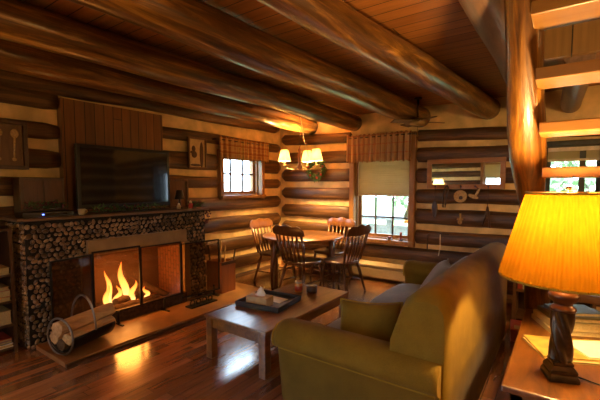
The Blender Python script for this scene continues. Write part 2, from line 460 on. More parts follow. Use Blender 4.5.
# left wall
mb = MB(); mb.mi = 1
wall_slab(mb, YR-.2, YB+.2, WIN_L, lambda a0, a1, z0, z1: mb.box(XL-.2, XL, a0, a1, z0, z1))
mb.mi = 0
for i, (z, r) in enumerate([(2.2, .08), (1.845, .125), (1.545, .085), (1.215, .105), (.885, .115), (.555, .10), (.23, .10), (-.07, .1)]):
    log_row(mb, 2.9, 5.52, z+.02, z, r, r, WIN_L, XL, 1, 'Y', i, 0, .07)
for i, (z, r) in enumerate([(2.39, .1), (2.065, .085), (1.785, .095), (1.495, .095), (1.2, .105), (.89, .1), (.6, .1), (.3, .1), (.02, .1)]):
    log_row(mb, YR, 1.76, z, z, r, r, WIN_L, XL, 1, 'Y', 20+i)
log_row(mb, -2.4, 5.45, 2.54, 2.55, .095, .085, [], XL+.03, 1, 'Y', 40, 0, .1)
struct(obj('wall_left', mb, [M['log_y'], M['chink']]), 'dark log wall with cream chinking behind the fireplace', 'wall')
# back wall
mb = MB(); mb.mi = 1
wall_slab(mb, XL-.2, XR+.2, WIN_B, lambda a0, a1, z0, z1: mb.box(a0, a1, YB, YB+.2, z0, z1))
mb.mi = 0
zl = [2.36, 2.02, 1.70, 1.375, 1.055, .74, .43, .12]; zr = [2.19, 1.93, 1.635, 1.35, 1.04, .745, .47, .16]
rl = [.095, .10, .11, .105, .115, .11, .11, .11]; rr = [.07, .115, .10, .10, .115, .10, .095, .1]
for i in range(8):
    k = 5.7/2.9
    log_row(mb, -4.36, 2.3, zl[i], zl[i]+(zr[i]-zl[i])*k*.9, rl[i], rr[i], WIN_B, YB, -1, 'X', 60+i, .07, 0)
struct(obj('wall_back', mb, [M['log_x'], M['chink']]), 'dark log wall with cream chinking behind the dining table', 'wall')
# the two walls behind the camera
mb = MB(); mb.mi = 1
wall_slab(mb, XL-.2, XR+.2, WIN_R, lambda a0, a1, z0, z1: mb.box(a0, a1, YR-.2, YR, z0, z1))
mb.mi = 0
for i in range(9): log_row(mb, -4.3, 2.3, .1+.3*i, .1+.3*i, .1, .1, WIN_R, YR, 1, 'X', 90+i)
struct(obj('wall_rear', mb, [M['log_x'], M['chink']]))
mb = MB(); mb.mi = 1; mb.box(XR, XR+.2, YR-.2, YB+.2, 0, ZC); mb.mi = 0
for i in range(9): log_row(mb, YR, YB, .1+.3*i, .1+.3*i, .1, .1, [], XR, -1, 'Y', 110+i)
struct(obj('wall_right', mb, [M['log_y'], M['chink']]))

# upper floor box round the stair well
mb = MB()
mb.box(-.3, 1.2, 3.36, 3.42, ZC-.22, 4.4); 
struct(obj('wall_stairwell', mb, M['panel_light']), 'vertical tan boards at the back of the stairwell', 'wall')
mb = MB(); mb.box(-.36, -.3, .9, 3.42, ZC+.05, 4.4); mb.box(1.15, 1.2, .9, 3.36, ZC, 4.4); mb.box(-.36, 1.2, .84, .9, ZC, 4.4); mb.box(-.36, 1.2, .84, 3.42, 4.4, 4.45)
struct(obj('wall_upstairs', mb, M['darkwood']))

# ------------------------------------------------------------------ windows
def window(name, axis, base, out, a0, a1, z0, z1, cols, rows, label, frame=None, bar=None, casing=.085, depth=.2):
    fm = frame or M['trim']
    root = bpy.data.objects.new(name, None); C.objects.link(root); struct(root, label, 'window')
    mid = (a0+a1)/2
    root.location = (base, mid, z0) if axis == 'Y' else (mid, base, z0)
    def bx(mb, p0, p1, q0, q1, d0, d1):
        lo, hi = sorted((base+out*d0, base+out*d1))
        if axis == 'Y': mb.box(lo, hi, p0, p1, q0, q1)
        else: mb.box(p0, p1, lo, hi, q0, q1)
    m = MB(); c = casing; f0, f1 = -.02, .085
    bx(m, a0-c, a0, z0-c, z1+c, f0, f1); bx(m, a1, a1+c, z0-c, z1+c, f0, f1)
    bx(m, a0, a1, z1, z1+c, f0, f1); 
    for p0, p1, q0, q1 in ((a0, a0+.02, z0, z1), (a1-.02, a1, z0, z1), (a0+.02, a1-.02, z1-.02, z1), (a0+.02, a1-.02, z0, z0+.02)):
        bx(m, p0, p1, q0, q1, -.2, -.02)
    obj('window_frame', m, fm, root, .006)
    m = MB(); bx(m, a0-c, a1+c, z0-c*.7, z0, -.02, .12); obj('window_sill', m, fm, root, .006)
    m = MB(); s = .045; d0, d1 = -.12, -.08
    i0, i1, j0, j1 = a0+.02, a1-.02, z0+.02, z1-.02
    bx(m, i0, i0+s, j0, j1, d0, d1); bx(m, i1-s, i1, j0, j1, d0, d1); bx(m, i0+s, i1-s, j0, j0+s, d0, d1); bx(m, i0+s, i1-s, j1-s, j1, d0, d1)
    obj('sash', m, fm, root)
    m = MB(); w = .012
    for k in range(1, cols):
        a = i0+(i1-i0)*k/cols; bx(m, a-w, a+w, j0+s, j1-s, d0+.005, d1-.005)
    for q in rows:
        bx(m, i0+s, i1-s, q-w, q+w, d0+.006, d1-.006)
    obj('muntin_grid', m, bar or fm, root)
    m = MB(); bx(m, i0+s, i1-s, j0+s, j1-s, -.104, -.1); obj('glass_pane', m, M['glass'], root)
    return root
window('window_1', 'Y', XL, 1, *WIN_L[0], 3, [1.70], 'small multi pane window in the fireplace wall', bar=M['darkwood'], casing=.07)
window('fill_window', 'Y', XL, 1, *WIN_L[1], 3, [1.45], None)  # unseen opening added to bring cool daylight onto rear wall and floor
window('window_2', 'X', YB, -1, *WIN_B[0], 3, [1.0, 1.4, 1.85], 'tall window with a cream blind behind the dining chairs', bar=M['darkwood'])
window('window_3', 'X', YB, -1, *WIN_B[1], 1, [], 'dark framed window behind the open stair', frame=M['trim_dark'], casing=.06)
window('window_4', 'X', YR, 1, *WIN_R[0], 3, [1.3], None)
m = MB(); m.box(.13, .19, YB+.02, YB+.11, .95, 1.98); obj('mullion', m, M['trim_dark'], bpy.data.objects['window_3'])

def blind(name, x0, x1, y, z0, z1, label=None):
    b = MB(); n = 22
    for i in range(n):
        h0 = z0+(z1-z0)*i/n; h1 = z0+(z1-z0)*(i+1)/n
        b.loft([[(x0, y, h0), (x1, y, h0)], [(x0, y-.003, (h0+h1)/2), (x1, y-.003, (h0+h1)/2)], [(x0, y, h1), (x1, y, h1)]], False, False, False)
        b.loft([[(x0, y+.012, h0), (x1, y+.012, h0)], [(x0, y+.012, h1), (x1, y+.012, h1)]], False, False, False)
    rt = thing(name, label, 'blind', ((x0+x1)/2, y, z0)) if label else None
    o = obj('blind_fabric' if label else name, b, M['blind'], rt)
    if label:
        obj('bottom_rail', MB().box(x0, x1, y-.012, y+.016, z0-.03, z0), M['ivory'], rt, .004)
        obj('head_rail', MB().box(x0, x1, y-.02, y+.03, z1, z1+.05), M['ivory'], rt, .004)
    return o
blind('roller_blind', -2.79, -1.93, YB-.0+.03, 1.37, 2.15, 'cream pleated blind drawn half down the tall window')
blind('roller_blind', -2.17, -1.23, YR-.03, 1.75, 2.2, None); 
tag(bpy.data.objects['roller_blind.001'], 'cream blind in the window behind the camera', 'blind')
blind('roller_blind', -.19, .33, YB+.03, 1.83, 1.92, 'short beige blind at the top of the window behind the stair')

def valance(name, axis, base, a0, a1, z0, z1, mat, amp, waves, label, rod_label='dark rod'):
    rt = thing(name, label, 'curtain', (base, (a0+a1)/2, z0) if axis == 'Y' else ((a0+a1)/2, base, z0))
    b = MB(); n = waves*8; rings = []
    for zi in range(9):
        z = z1+(z0-z1)*zi/8
        f = .35+.65*zi/8 if zi > 1 else .5
        ring = []
        for k in range(n+1):
            t = k/n; a = a0+(a1-a0)*t
            off = amp*f*math.sin(2*PI*waves*t+.6*math.sin(t*9)) + amp*.4*f*math.sin(2*PI*waves*2.3*t)
            zz = z+(.012*math.sin(2*PI*waves*t*1.3) if zi in (0, 8) else 0)
            ring.append((base+off, a, zz) if axis == 'Y' else (a, base-off, zz))
        rings.append(ring)
    b.loft(rings, False, True, False)
    o = obj('valance_cloth', b, mat, rt)
    so = o.modifiers.new('thick', 'SOLIDIFY'); so.thickness = .004
    zr_ = z1-.045
    p = [(base, a0-.05, zr_), (base, a1+.05, zr_)] if axis == 'Y' else [(a0-.05, base, zr_), (a1+.05, base, zr_)]
    obj('curtain_rod', MB().tube(p, .009), M['darkwood'], rt)
    for q in p:
        m = MB().box(q[0]-(.14 if axis == 'Y' else .01), q[0]+.01, q[1]-.01, q[1]+(.1 if axis == 'X' else .01), q[2]-.015, q[2]+.015)
        obj('rod_bracket', m, M['darkwood'], rt)
valance('window_valance', 'Y', XL+.14, 3.9, 5.06, 1.92, 2.25, M['plaid_left'], .028, 9, 'plaid gathered valance over the small window')
valance('window_valance', 'X', YB-.13, -2.93, -1.86, 1.88, 2.31, M['plaid_back'], .03, 11, 'striped tan gathered valance over the cream blind')

# ------------------------------------------------------------------ beams
def beam(x0, z0, r0, x1, z1, r1, y0, y1, label, mat=None, seed=0, name='ceiling_beam'):
    n = int((y1-y0)/.16); pts = []; rs = []
    for i in range(n+1):
        t = i/n; y = y0+(y1-y0)*t
        pts.append((x0+(x1-x0)*t+noise.noise((y*.6, seed, 0))*.022, y, z0+(z1-z0)*t+noise.noise((y*.7, seed, 5))*.015))
        rs.append((r0+(r1-r0)*t)*(1+.10*noise.noise((y*1.1, seed, 9))))
    b = MB().tube(pts, rs, 18)
    o = obj(name, b, mat or M['beam'])
    return tag(o, label, 'beam', 'log ceiling beams')
yn = -2.5
beam(-3.55, 2.53, .125, -3.66, 2.53, .125, yn, 5.5, 'round log beam nearest the fireplace wall', seed=1)
beam(-2.82, 2.52, .13, -2.82, 2.52, .125, yn, 5.5, 'round log beam second from the fireplace wall', seed=2)
beam(-2.06, 2.51, .13, -1.76, 2.50, .145, yn, 5.5, 'thick log beam in the middle of the ceiling, running over the ceiling fan', seed=3)
beam(-1.58, 2.51, .08, -.86, 2.51, .14, yn, 5.5, 'log beam ending above the wall mirror', seed=4)
beam(-.37, 2.52, .13, -.37, 2.52, .13, yn, 5.5, 'dark purplish log beam ending beside the top of the stair log', M['beam_dark'], seed=5)
beam(.05, 2.46, .10, .02, 2.46, .10, 3.45, 5.5, 'short greyish log beam seen between the stair treads', M['beam_dark'], seed=6)

# ------------------------------------------------------------------ staircase (treads rise towards the camera)
st = thing('staircase', 'open golden log staircase with pine treads behind the lamp', 'staircase', (-.1, 4.2, 0))
pts = []; rs = []
for i in range(25):
    t = i/24
    z = 3.1*(1-t); y = 1.2 + (3.1-z)*.93
    x = -.195 + .05*t + .012*math.sin(t*11)
    pts.append((x, y, z)); rs.append(.082*(1+.13*math.sin(t*17+.8)+.06*math.sin(t*31)))
obj('stringer', MB().tube(pts, rs, 16), M['stringer'], st)
pts2 = [(1.0, p[1], p[2]) for p in pts]
obj('stringer', MB().tube(pts2, rs, 16), M['stringer'], st)
for i in range(11):
    zb = 2.615-.214*i; yn_ = 1.4+.2*i
    if zb < .2: break
    xl = -.165+.012*i
    mt = MB().box(xl, .95, yn_, yn_+.21, zb, zb+.055)
    obj('tread', mt, M['tread'], st, .006)

# ------------------------------------------------------------------ fireplace
FX = -3.9
fp = thing('stone_fireplace', 'dark pebble stone fireplace with a wooden mantel', 'fireplace', (-4.15, 2.28, 0))
y0, y1, fz = 1.25, 3.28, 1.185
oy0, oy1, oz = 1.8, 2.92, .80
mb = MB(); mb.mi = 1
mb.box(XL, FX, y0, oy0, 0, fz); mb.box(XL, FX, oy1, y1, 0, fz); mb.box(XL, FX, oy0, oy1, oz+.0, fz)
mb.mi = 0
rnd = random.Random(3)
def stone(c, s, nrm):
    a, b_, d = s*rnd.uniform(.85, 1.35), s*rnd.uniform(.7, 1.), s*.75
    q = Matrix.Rotation(rnd.uniform(0, PI), 3, 'X')
    if nrm == 'Y': q = Matrix.Rotation(PI/2, 3, 'Z') @ q
    mb.ell(c, d, a, b_, 8, 5, 1., q)
z = .03; row = 0
while z < fz-.02:
    y = y0+.03+(row % 2)*.028
    while y < y1:
        if not (oy0-.01 < y < oy1+.01 and z < oz+.02):
            stone((FX, y+rnd.uniform(-.01, .01), z+rnd.uniform(-.008, .008)), .0185+rnd.uniform(0, .007), 'X')
        y += .052
    x = XL+.05
    while x < FX-.02:
        stone((x, y0, z+rnd.uniform(-.008, .008)), .02+rnd.uniform(0, .008), 'Y'); x += .055
    z += .046; row += 1
obj('stone_body', mb, [M['pebble'], M['mortar']], fp)
mt = MB().box(XL, FX+.06, y0-.07, y1+.03, fz, fz+.028); obj('mantel_shelf', mt, M['mantel'], fp, .006)
fb = MB(); fb.box(XL-.0, XL+.03, oy0, oy1, 0.05, oz); fb.box(XL+.03, FX-.01, oy0, oy0+.03, .05, oz); fb.box(XL+.03, FX-.01, oy1-.03, oy1, .05, oz); fb.box(XL+.03, FX-.01, oy0+.03, oy1-.03, .05, .08); fb.box(XL+.03, FX-.01, oy0+.03, oy1-.03, oz-.03, oz)
obj('firebox', fb, M['firebrick'], fp)
sr = MB(); sr.box(FX, FX+.05, 1.76, 2.95, .80, .955); sr.box(FX, FX+.045, 1.7, 1.8, .05, .8); sr.box(FX, FX+.045, 2.91, 3.0, .05, .8)
obj('surround', sr, M['brass'], fp, .006)
tag(obj('trim_1', MB().box(XL, XL+.1, 1.76, 2.96, fz+.03, 2.42), M['panelling']), 'vertical dark board panel on the wall behind the television', 'panelling', kind='structure')

obj('ash_ledge', MB().box(FX, FX+.07, oy0, oy1, .045, .17), M['charred'], fp, .004)
hs = thing('hearth', 'low tan stone hearth slab in front of the fireplace', 'hearth', (-3.6, 2.5, 0))
hb = MB().box(FX, -3.3, 1.29, 3.95, 0, .045); hb.box(-4.33, FX, 3.32, 3.95, 0, .045); obj('slab', hb, M['hearth'], hs, .004)
obj('dark_edge', MB().box(-3.3, -3.27, 1.29, 3.95, 0, .03), M['darkwood'], hs, .003)

# fire
fr = thing('fire', 'bright orange fire burning behind the glass screen', 'fire', (-4.1, 2.2, .1))
def flame(x, y, z, h, r, lean, seed):
    pts = []; rs = []
    for i in range(13):
        t = i/12
        pts.append((x+.02*math.sin(t*5+seed), y+lean*t+.022*math.sin(t*7+seed*2), z+h*t))
        rs.append(r*max(.04, (math.sin(PI*min(1, t*.86+.14))**.8)*(1-t*.45)))
    f = MB().tube(pts, rs, 10); obj('flame', f, M['flame'], fr)
for a in ((-4.06, 2.03, .15, .26, .036, .02, 1), (-4.10, 2.10, .17, .40, .036, -.05, 2), (-4.10, 2.28, .17, .47, .05, -.07, 3), (-4.06, 2.33, .16, .24, .04, .02, 4), (-4.14, 2.18, .16, .2, .035, .03, 5), (-4.1, 2.52, .15, .13, .03, 0, 6)): flame(*a)
em = MB()
for k in range(26): em.ell((-4.1+rnd.uniform(-.1, .1), 2.25+rnd.uniform(-.3, .35), .105+rnd.uniform(0, .02)), .022, .026, .015, 6, 4)
tag(obj('ember_bed', em, M['ember'], fr), kind='stuff')
for lab, p0, p1, r in (('charred log at the front of the fire', (-4.02, 1.98, .13), (-4.0, 2.62, .14), .05), ('charred log at the back of the fire', (-4.2, 1.95, .14), (-4.22, 2.6, .15), .055), ('charred log leaning up through the flames', (-4.05, 2.12, .19), (-4.17, 2.5, .22), .045), ('short charred log leaning at the right of the fire', (-4.0, 2.75, .13), (-4.2, 2.55, .3), .04)):
    pts = [Vector(p0).lerp(Vector(p1), i/8)+Vector((0, 0, rnd.uniform(-.006, .006))) for i in range(9)]
    tag(obj('burning_log', MB().tube(pts, [r*rnd.uniform(.9, 1.08) for _ in pts], 10), M['charred']), lab, 'log', 'logs on the fire')

# glass fire screen
sc = thing('fireplace_screen', 'folding glass fire screen with black frame and two wings', 'screen', (-3.78, 2.3, .045))
def panel(p0, p1, z0, z1, gm, nm):
    p0 = Vector((*p0, 0)); p1 = Vector((*p1, 0)); d = (p1-p0); L_ = d.length
    mat = Matrix.Translation(p0) @ Matrix.Rotation(math.atan2(d.y, d.x), 4, 'Z')
    w = .007; fm = MB()
    for q in ((0, L_, z0, z0+2*w), (0, L_, z1-2*w, z1), (0, 2*w, z0+2*w, z1-2*w), (L_-2*w, L_, z0+2*w, z1-2*w)):
        fm.box(q[0], q[1], -.008, .008, q[2], q[3], mat)
    f = obj('panel_frame', fm, M['blackmetal'], sc)
    g = MB().box(2*w, L_-2*w, -.002, .002, z0+2*w, z1-2*w, mat); g_ = obj('glass', g, gm, f)
    g_.location = (0, 0, 0)
panel((-3.70, 1.36), (-3.78, 1.76), .12, .83, M['wingglass'], 'left')
panel((-3.78, 1.76), (-3.78, 2.27), .18, .85, M['fireglass'], 'a')
panel((-3.78, 2.27), (-3.78, 2.80), .18, .83, M['fireglass'], 'b')
panel((-3.78, 2.80), (-3.72, 3.36), .12, .80, M['fireglass'], 'right')
for y in (1.42, 2.0, 2.55, 3.3):
    m = MB().tube([(-3.765, y, .185), (-3.765, y, .05)], .012).box(-3.83, -3.68, y-.012, y+.012, .045, .057)
    obj('foot', m, M['blackmetal'], sc)

# small iron stand on the hearth
ir = thing('iron_stand', 'small dark iron scroll stand on the hearth by the screen', 'stand', (-3.62, 2.98, .045))
m = MB()
for k in range(4):
    y = 2.82+k*.09
    m.torus((-3.6, y, .09), .032, .008, 14, 6, Matrix.Rotation(PI/2, 3, 'Y'))
m.box(-3.66, -3.54, 2.76, 3.16, .045, .06); obj('scroll', m, M['blackmetal'], ir)
obj('rod', MB().tube([(-3.6, 2.78, .13), (-3.6, 3.14, .13)], .008), M['blackmetal'], ir)

# kindling bin
kb = thing('kindling_bin', 'copper brown wooden kindling bin standing right of the fireplace', 'bin', (-3.85, 3.55, .045))
b = MB(); bx0, bx1, by0, by1, bz1 = -4.02, -3.72, 3.4, 3.66, .47
b.box(bx0, bx1, by0, by0+.02, .045, bz1); b.box(bx0, bx1, by1-.02, by1, .045, bz1); b.box(bx0, bx0+.02, by0+.02, by1-.02, .045, bz1); b.box(bx1-.02, bx1, by0+.02, by1-.02, .045, bz1); b.box(bx0+.02, bx1-.02, by0+.02, by1-.02, .045, .07)
obj('bin_body', b, M['copper'], kb, .004)
obj('rim', MB().box(bx0-.006, bx1+.006, by1, by1+.008, bz1-.05, bz1).box(bx1, bx1+.008, by0, by1, bz1-.04, bz1), M['darkwood'], kb)
for k, (x, y, tx, ty, h) in enumerate([(-3.95, 3.45, -.05, -.03, .68), (-3.9, 3.52, .02, .02, .74), (-3.82, 3.47, .03, -.05, .70), (-3.87, 3.58, .0, .03, .66), (-3.78, 3.58, .06, .08, .62)]):
    lab = ['leftmost kindling stick in the bin beside the fireplace', 'tallest kindling stick in the bin beside the fireplace', 'kindling stick leaning forward in the bin beside the fireplace', 'kindling stick at the back of the bin beside the fireplace', 'kindling stick leaning to the right in the bin by the fireplace'][k]
    s = MB().tube([(x, y, .08), (x+tx*.6, y+ty*.6, h*.6), (x+tx, y+ty, h)], [.016, .015, .011], 6)
    tag(obj('kindling_stick', s, M['firewood' if k % 2 else 'bark']), lab, 'stick', 'kindling in the bin')

# ------------------------------------------------------------------ log carrier on the hearth
A = Vector((-3.50, 1.34, .20)); B = Vector((-3.60, 1.77, .215)); ax = (B-A).normalized(); Lq = (B-A).length
side = Vector((0, 0, 1)).cross(ax).normalized()
lc = thing('log_carrier', 'dark metal log carrier with hooped handle in front of the hearth fire', 'log carrier', (-3.6, 1.7, .045))
m = MB(); rings = []
for i in range(9):
    p = A.lerp(B, .02+.96*i/8); rings.append([p+side*.155*math.cos(a)+Vector((0, 0, .145))*math.sin(a) for a in [PI+PI*j/14 for j in range(15)]])
m.loft(rings, False, True, False); tr = obj('trough', m, M['blackmetal'], lc); tr.modifiers.new('thick', 'SOLIDIFY').thickness = .006
Mx = Matrix((side, Vector((0, 0, 1)), ax)).transposed()
obj('hoop', MB().torus(A, .16, .009, 32, 8, Mx), M['iron'], lc)
hp = [A.lerp(B, .5)+side*.16*math.cos(a)+Vector((0, 0, .30*math.sin(a))) for a in [PI*j/20 for j in range(21)]]
obj('handle', MB().tube(hp, .009, 8), M['iron'], lc)
fl = [('split log on top of the log carrier, palest of the pile', (.0, .075), .075, -.06, 1.16, 'firewood'), ('split log low at the left in the log carrier', (.075, -.02), .06, -.01, .98, 'firewood'), ('bark covered log low at the right in the log carrier', (-.075, -.015), .062, .02, 1.05, 'firewood'), ('dark log at the bottom of the log carrier', (0, -.075), .058, .0, 1.0, 'bark')]
for lab, (sx, sz), r, t0, t1, mt in fl:
    b = MB(); rings = []
    for i in range(9):
        t = t0+(t1-t0)*i/8; p = A+(B-A)*t+side*sx+Vector((0, 0, sz))
        n = 7; ph = sx*50
        rings.append([p+side*r*(1+.16*math.sin(3*k+ph+i*.2))*math.cos(2*PI*k/n+ph)+Vector((0, 0, 1))*r*.9*(1+.16*math.cos(2.3*k+ph))*math.sin(2*PI*k/n+ph) for k in range(n)])
    b.loft(rings, True, False); tag(obj('firewood_log', b, M[mt], None, .006), lab, 'log', 'logs in the carrier')

# ------------------------------------------------------------------ on the mantel
MZ = fz+.028
tv = thing('television', 'black flat screen television standing on the mantel', 'television', (-4.02, 2.3, MZ))
ty0, ty1, tz0, tz1 = 1.76, 2.84, MZ+.045, 1.93
obj('casing', MB().box(-4.07, -4.02, ty0, ty1, tz0, tz1).box(-4.12, -4.07, 2.0, 2.6, tz0+.1, tz1-.15), M['black'], tv, .006)
obj('screen', MB().box(-4.019, -4.015, ty0+.035, ty1-.035, tz0+.05, tz1-.035), M['screen'], tv)
obj('stand', MB().box(-4.1, -3.96, 2.05, 2.55, MZ, MZ+.015).box(-4.06, -4.03, 2.2, 2.4, MZ+.015, tz0), M['black'], tv, .003)

cb = thing('wooden_cabinet', 'small dark brown two panel cabinet on the mantel left of the television', 'cabinet', (-4.22, 1.47, MZ))
cx0, cx1, cy0, cy1, cz1 = -4.30, -4.12, 1.30, 1.68, MZ+.37
obj('body', MB().box(cx0, cx1, cy0, cy1, MZ, cz1), M['darkwood'], cb, .006)
for k in range(2):
    obj('door', MB().box(cx1, cx1+.012, cy0+.03+k*.165, cy0+.185+k*.165, MZ+.03, cz1-.03), M['brownboard'], cb, .004)

bx = thing('receiver_box', 'flat black receiver box with a blue light on the mantel', 'receiver', (-3.98, 1.48, MZ))
obj('case', MB().box(-4.09, -3.89, 1.24, 1.66, MZ, MZ+.05), M['black'], bx, .004)
obj('blue_light', MB().box(-3.889, -3.886, 1.39, 1.405, MZ+.02, MZ+.03), M['led_blue'], bx)
obj('display_strip', MB().box(-3.889, -3.887, 1.43, 1.6, MZ+.02, MZ+.03), M['screen'], bx)
cu = thing('small_cup', 'small tan cup on the mantel left of the television', 'cup', (-3.9, 1.72, MZ))
obj('cup_body', MB().lathe([(.022, 0), (.03, .01), (.034, .06), (.03, .06), (.026, .012)], 16, (-3.9, 1.735, MZ)), M['cream'], cu)
obj('cup_handle', MB().torus((-3.9, 1.772, MZ+.035), .016, .005, 14, 6, Matrix.Rotation(PI/2, 3, 'Y')), M['cream'], cu)

def garland(name, y0, y1, x, label, n, reds, spread=.05):
    g = thing(name, label, 'garland', (x, (y0+y1)/2, MZ))
    gm = MB(); r = random.Random(n)
    for k in range(n*5):
        c = Vector((x+r.uniform(-spread, spread)*.7, r.uniform(y0, y1), MZ+.012+r.uniform(0, .06)))
        d = Vector((r.uniform(-1, 1), r.uniform(-1, 1), r.uniform(-.1, .9))).normalized()*.05
        gm.tube([c, c+d], [.006, .001], 4)
    o = obj('needles', gm, M['green'], g)
    bm_ = MB()
    for k in range(reds):
        bm_.ell((x+r.uniform(-spread, spread), r.uniform(y0, y1), MZ+.02+r.uniform(0, .06)), .011, .011, .011, 8, 5)
    tag(obj('berries', bm_, M['darkred'], g), kind='stuff')
garland('berry_garland', 1.32, 1.66, -4.08+.0, 'dark red berry garland in front of the small cabinet', 18, 30)
for o in list(bpy.data.objects):
    if o.parent and o.parent.name.startswith('berry_garland'): o.location.z += .052
bpy.data.objects['berry_garland'].location.z += 0
garland('fir_garland', 1.86, 2.72, -3.92, 'thin fir and red berry garland along the mantel under the television', 26, 24, .03)
garland('fir_sprig', 3.06, 3.28, -3.95, 'fir sprig with red berries at the right end of the mantel', 18, 22)
hb_ = MB(); r = random.Random(5)
for k in range(36):
    y = 3.30+r.uniform(-.02, .04); z = 1.2-r.uniform(0, .2)
    hb_.ell((-3.9+r.uniform(-.05, .06), y, z), .012, .012, .012, 7, 5)
hb_.tube([(-3.9, 3.3, 1.22), (-3.87, 3.32, 1.1), (-3.88, 3.31, 1.0)], .004, 5)
tag(obj('berry_sprig', hb_, M['darkred']), 'dark red berry sprig hanging off the right end of the mantel', 'berries')

ml = thing('mantel_lamp', 'tiny lamp with a black shade on the mantel right of the television', 'lamp', (-4.02, 2.98, MZ))
obj('lamp_base', MB().lathe([(.035, 0), (.035, .012), (.012, .03), (.018, .07), (.009, .11), (.007, .16)], 14, (-4.02, 2.98, MZ)), M['bronze'], ml)
obj('lamp_shade', MB().lathe([(.066, .12), (.038, .235), (.036, .235), (.063, .12)], 20, (-4.02, 2.98, MZ), False), M['black'], ml)
def frame_thing(name, label, cat, axis_y0, axis_y1, z0, z1, x, w, fm, back, dpt=.03):
    t = thing(name, label, cat, (x, (axis_y0+axis_y1)/2, z0))
    f = MB()
    f.box(x, x+dpt, axis_y0, axis_y1, z0, z0+w); f.box(x, x+dpt, axis_y0, axis_y1, z1-w, z1); f.box(x, x+dpt, axis_y0, axis_y0+w, z0+w, z1-w); f.box(x, x+dpt, axis_y1-w, axis_y1, z0+w, z1-w)
    obj('frame', f, fm, t, .003)
    obj('backing', MB().box(x, x+dpt*.3, axis_y0+w, axis_y1-w, z0+w, z1-w), back, t)
    return t
pf = frame_thing('standing_frame', 'plain wood framed picture standing behind the tiny mantel lamp', 'picture', 2.95, 3.24, MZ, MZ+.38, -4.2, .03, M['frame_wood'], M['frame_wood'])
# ornaments by the lamp
def ornament(y, x, h, r, mat, lab, name='mantel_ornament'):
    t = thing(name, lab, 'ornament', (x, y, MZ))
    obj('body', MB().lathe([(r*.8, 0), (r, .01), (r*1.05, h*.45), (r*.6, h*.7)], 12, (x, y, MZ)), mat, t)
    obj('top', MB().ell((x, y, MZ+h*.8), r*.6, r*.6, h*.2, 10, 6), M['ivory'], t)
ornament(2.9, -3.93, .075, .026, M['cream'], 'small cream figurine left of the tiny mantel lamp')
ornament(3.08, -3.93, .10, .03, M['red'], 'red and white figurine at the right end of the mantel')

# pictures on the fireplace wall
WX = XL+.085
p1 = frame_thing('spoon_picture', 'dark shadow box with carved spoons at the left edge', 'picture', .98, 1.44, 1.66, 2.12, WX, .035, M['darkwood'], M['frame_wood'], .05)
for k, (yy, s) in enumerate(((1.22, .8), (1.34, 1.))):
    m = MB().ell((WX+.028, yy, 2.0), .008, .035*s, .045*s, 12, 7); m.tube([(WX+.026, yy, 1.97), (WX+.026, yy-.01, 1.76)], [.010, .007], 8); m.ell((WX+.026, yy-.01, 1.755), .009, .02, .018, 8, 5)
    obj('wooden_spoon', m, M['straw'], p1)
obj('paper_card', MB().box(WX+.016, WX+.02, 1.05, 1.18, 1.9, 2.04), M['cream'], p1)
p2 = frame_thing('wall_picture', 'framed picture of a dark figure hanging between television and small window', 'picture', 3.36, 3.68, 1.75, 2.19, WX, .022, M['frame_wood'], M['tissuebox'], .035)
m = MB(); xx = WX+.0125
for c, a, b_ in (((3.46, 2.03), .035, .045), ((3.47, 1.95), .05, .05), ((3.43, 1.98), .03, .02), ((3.6, 1.95), .035, .19), ((3.5, 1.8), .1, .018)):
    m.ell((xx, c[0], c[1]), .003, a, b_, 12, 6)
obj('painted_figure', m, M['darkwood'], p2)

# ------------------------------------------------------------------ bookshelf at the far left
bs = thing('bookshelf', 'low dark bookshelf at the left edge beside the fireplace', 'bookshelf', (-4.2, .9, 0))
sx0, sx1, sy0, sy1, sh = -4.33, -3.98, .5, 1.18, 1.13
m = MB().box(sx0, sx1, sy0, sy0+.025, 0, sh); obj('side_panel', m, M['darkwood'], bs)
m = MB().box(sx0, sx1, sy1-.025, sy1, 0, sh); obj('side_panel', m, M['darkwood'], bs)
for z in (.04, .25, .46, .70, sh-.025): obj('shelf', MB().box(sx0, sx1, sy0+.025, sy1-.025, z, z+.02), M['darkwood'], bs)
obj('back_panel', MB().box(sx0-.01, sx0, sy0, sy1, 0, sh), M['darkwood'], bs)

def make_book(name, w, d, h, cover, label, loc, rz, group, title=None):
    """book lying flat: w along x, d along y, h thick"""
    t = thing(name, label, 'book', loc, rz, group)
    c = MB(); k = min(.004, h*.25)
    c.box(-w/2, w/2, -d/2, d/2, 0, k); c.box(-w/2, w/2, -d/2, d/2, h-k, h); c.box(-w/2, -w/2+k, -d/2, d/2, k, h-k)
    obj('cover', c, cover, t, local=True)
    obj('pages', MB().box(-w/2+k, w/2-.005, -d/2+.005, d/2-.005, k, h-k), M['page'], t, local=True)
    return t
G = 'books on the low bookshelf'
for y, z, lab, mat, w, d, h in (
    (1.05, .06, 'white book lying on the lowest shelf of the left bookshelf', 'white', .2, .26, .03), (1.05, .091, 'blue grey book on the lowest shelf of the left bookshelf', 'bluegrey', .19, .24, .025), (1.05, .117, 'red book topmost on the lowest shelf of the left bookshelf', 'redbox', .19, .24, .02),
    (1.05, .27, 'thick tan book on the second shelf of the left bookshelf', 'tissuebox', .2, .25, .12),
    (1.05, .48, 'yellow book lying under the red one on the left bookshelf', 'yellow', .2, .26, .035), (1.05, .516, 'thick red book lying on the yellow one on the left bookshelf', 'redbox', .21, .25, .06), (1.05, .577, 'cream book topmost of the pile under the dark gap of the left bookshelf', 'cream', .19, .24, .03),
    (1.05, .72, 'cream book lying alone on the upper shelf of the left bookshelf', 'cream', .2, .28, .06)):
    make_book('book', d, w, h, M[mat], lab, (-4.12, y, z), 0, G)

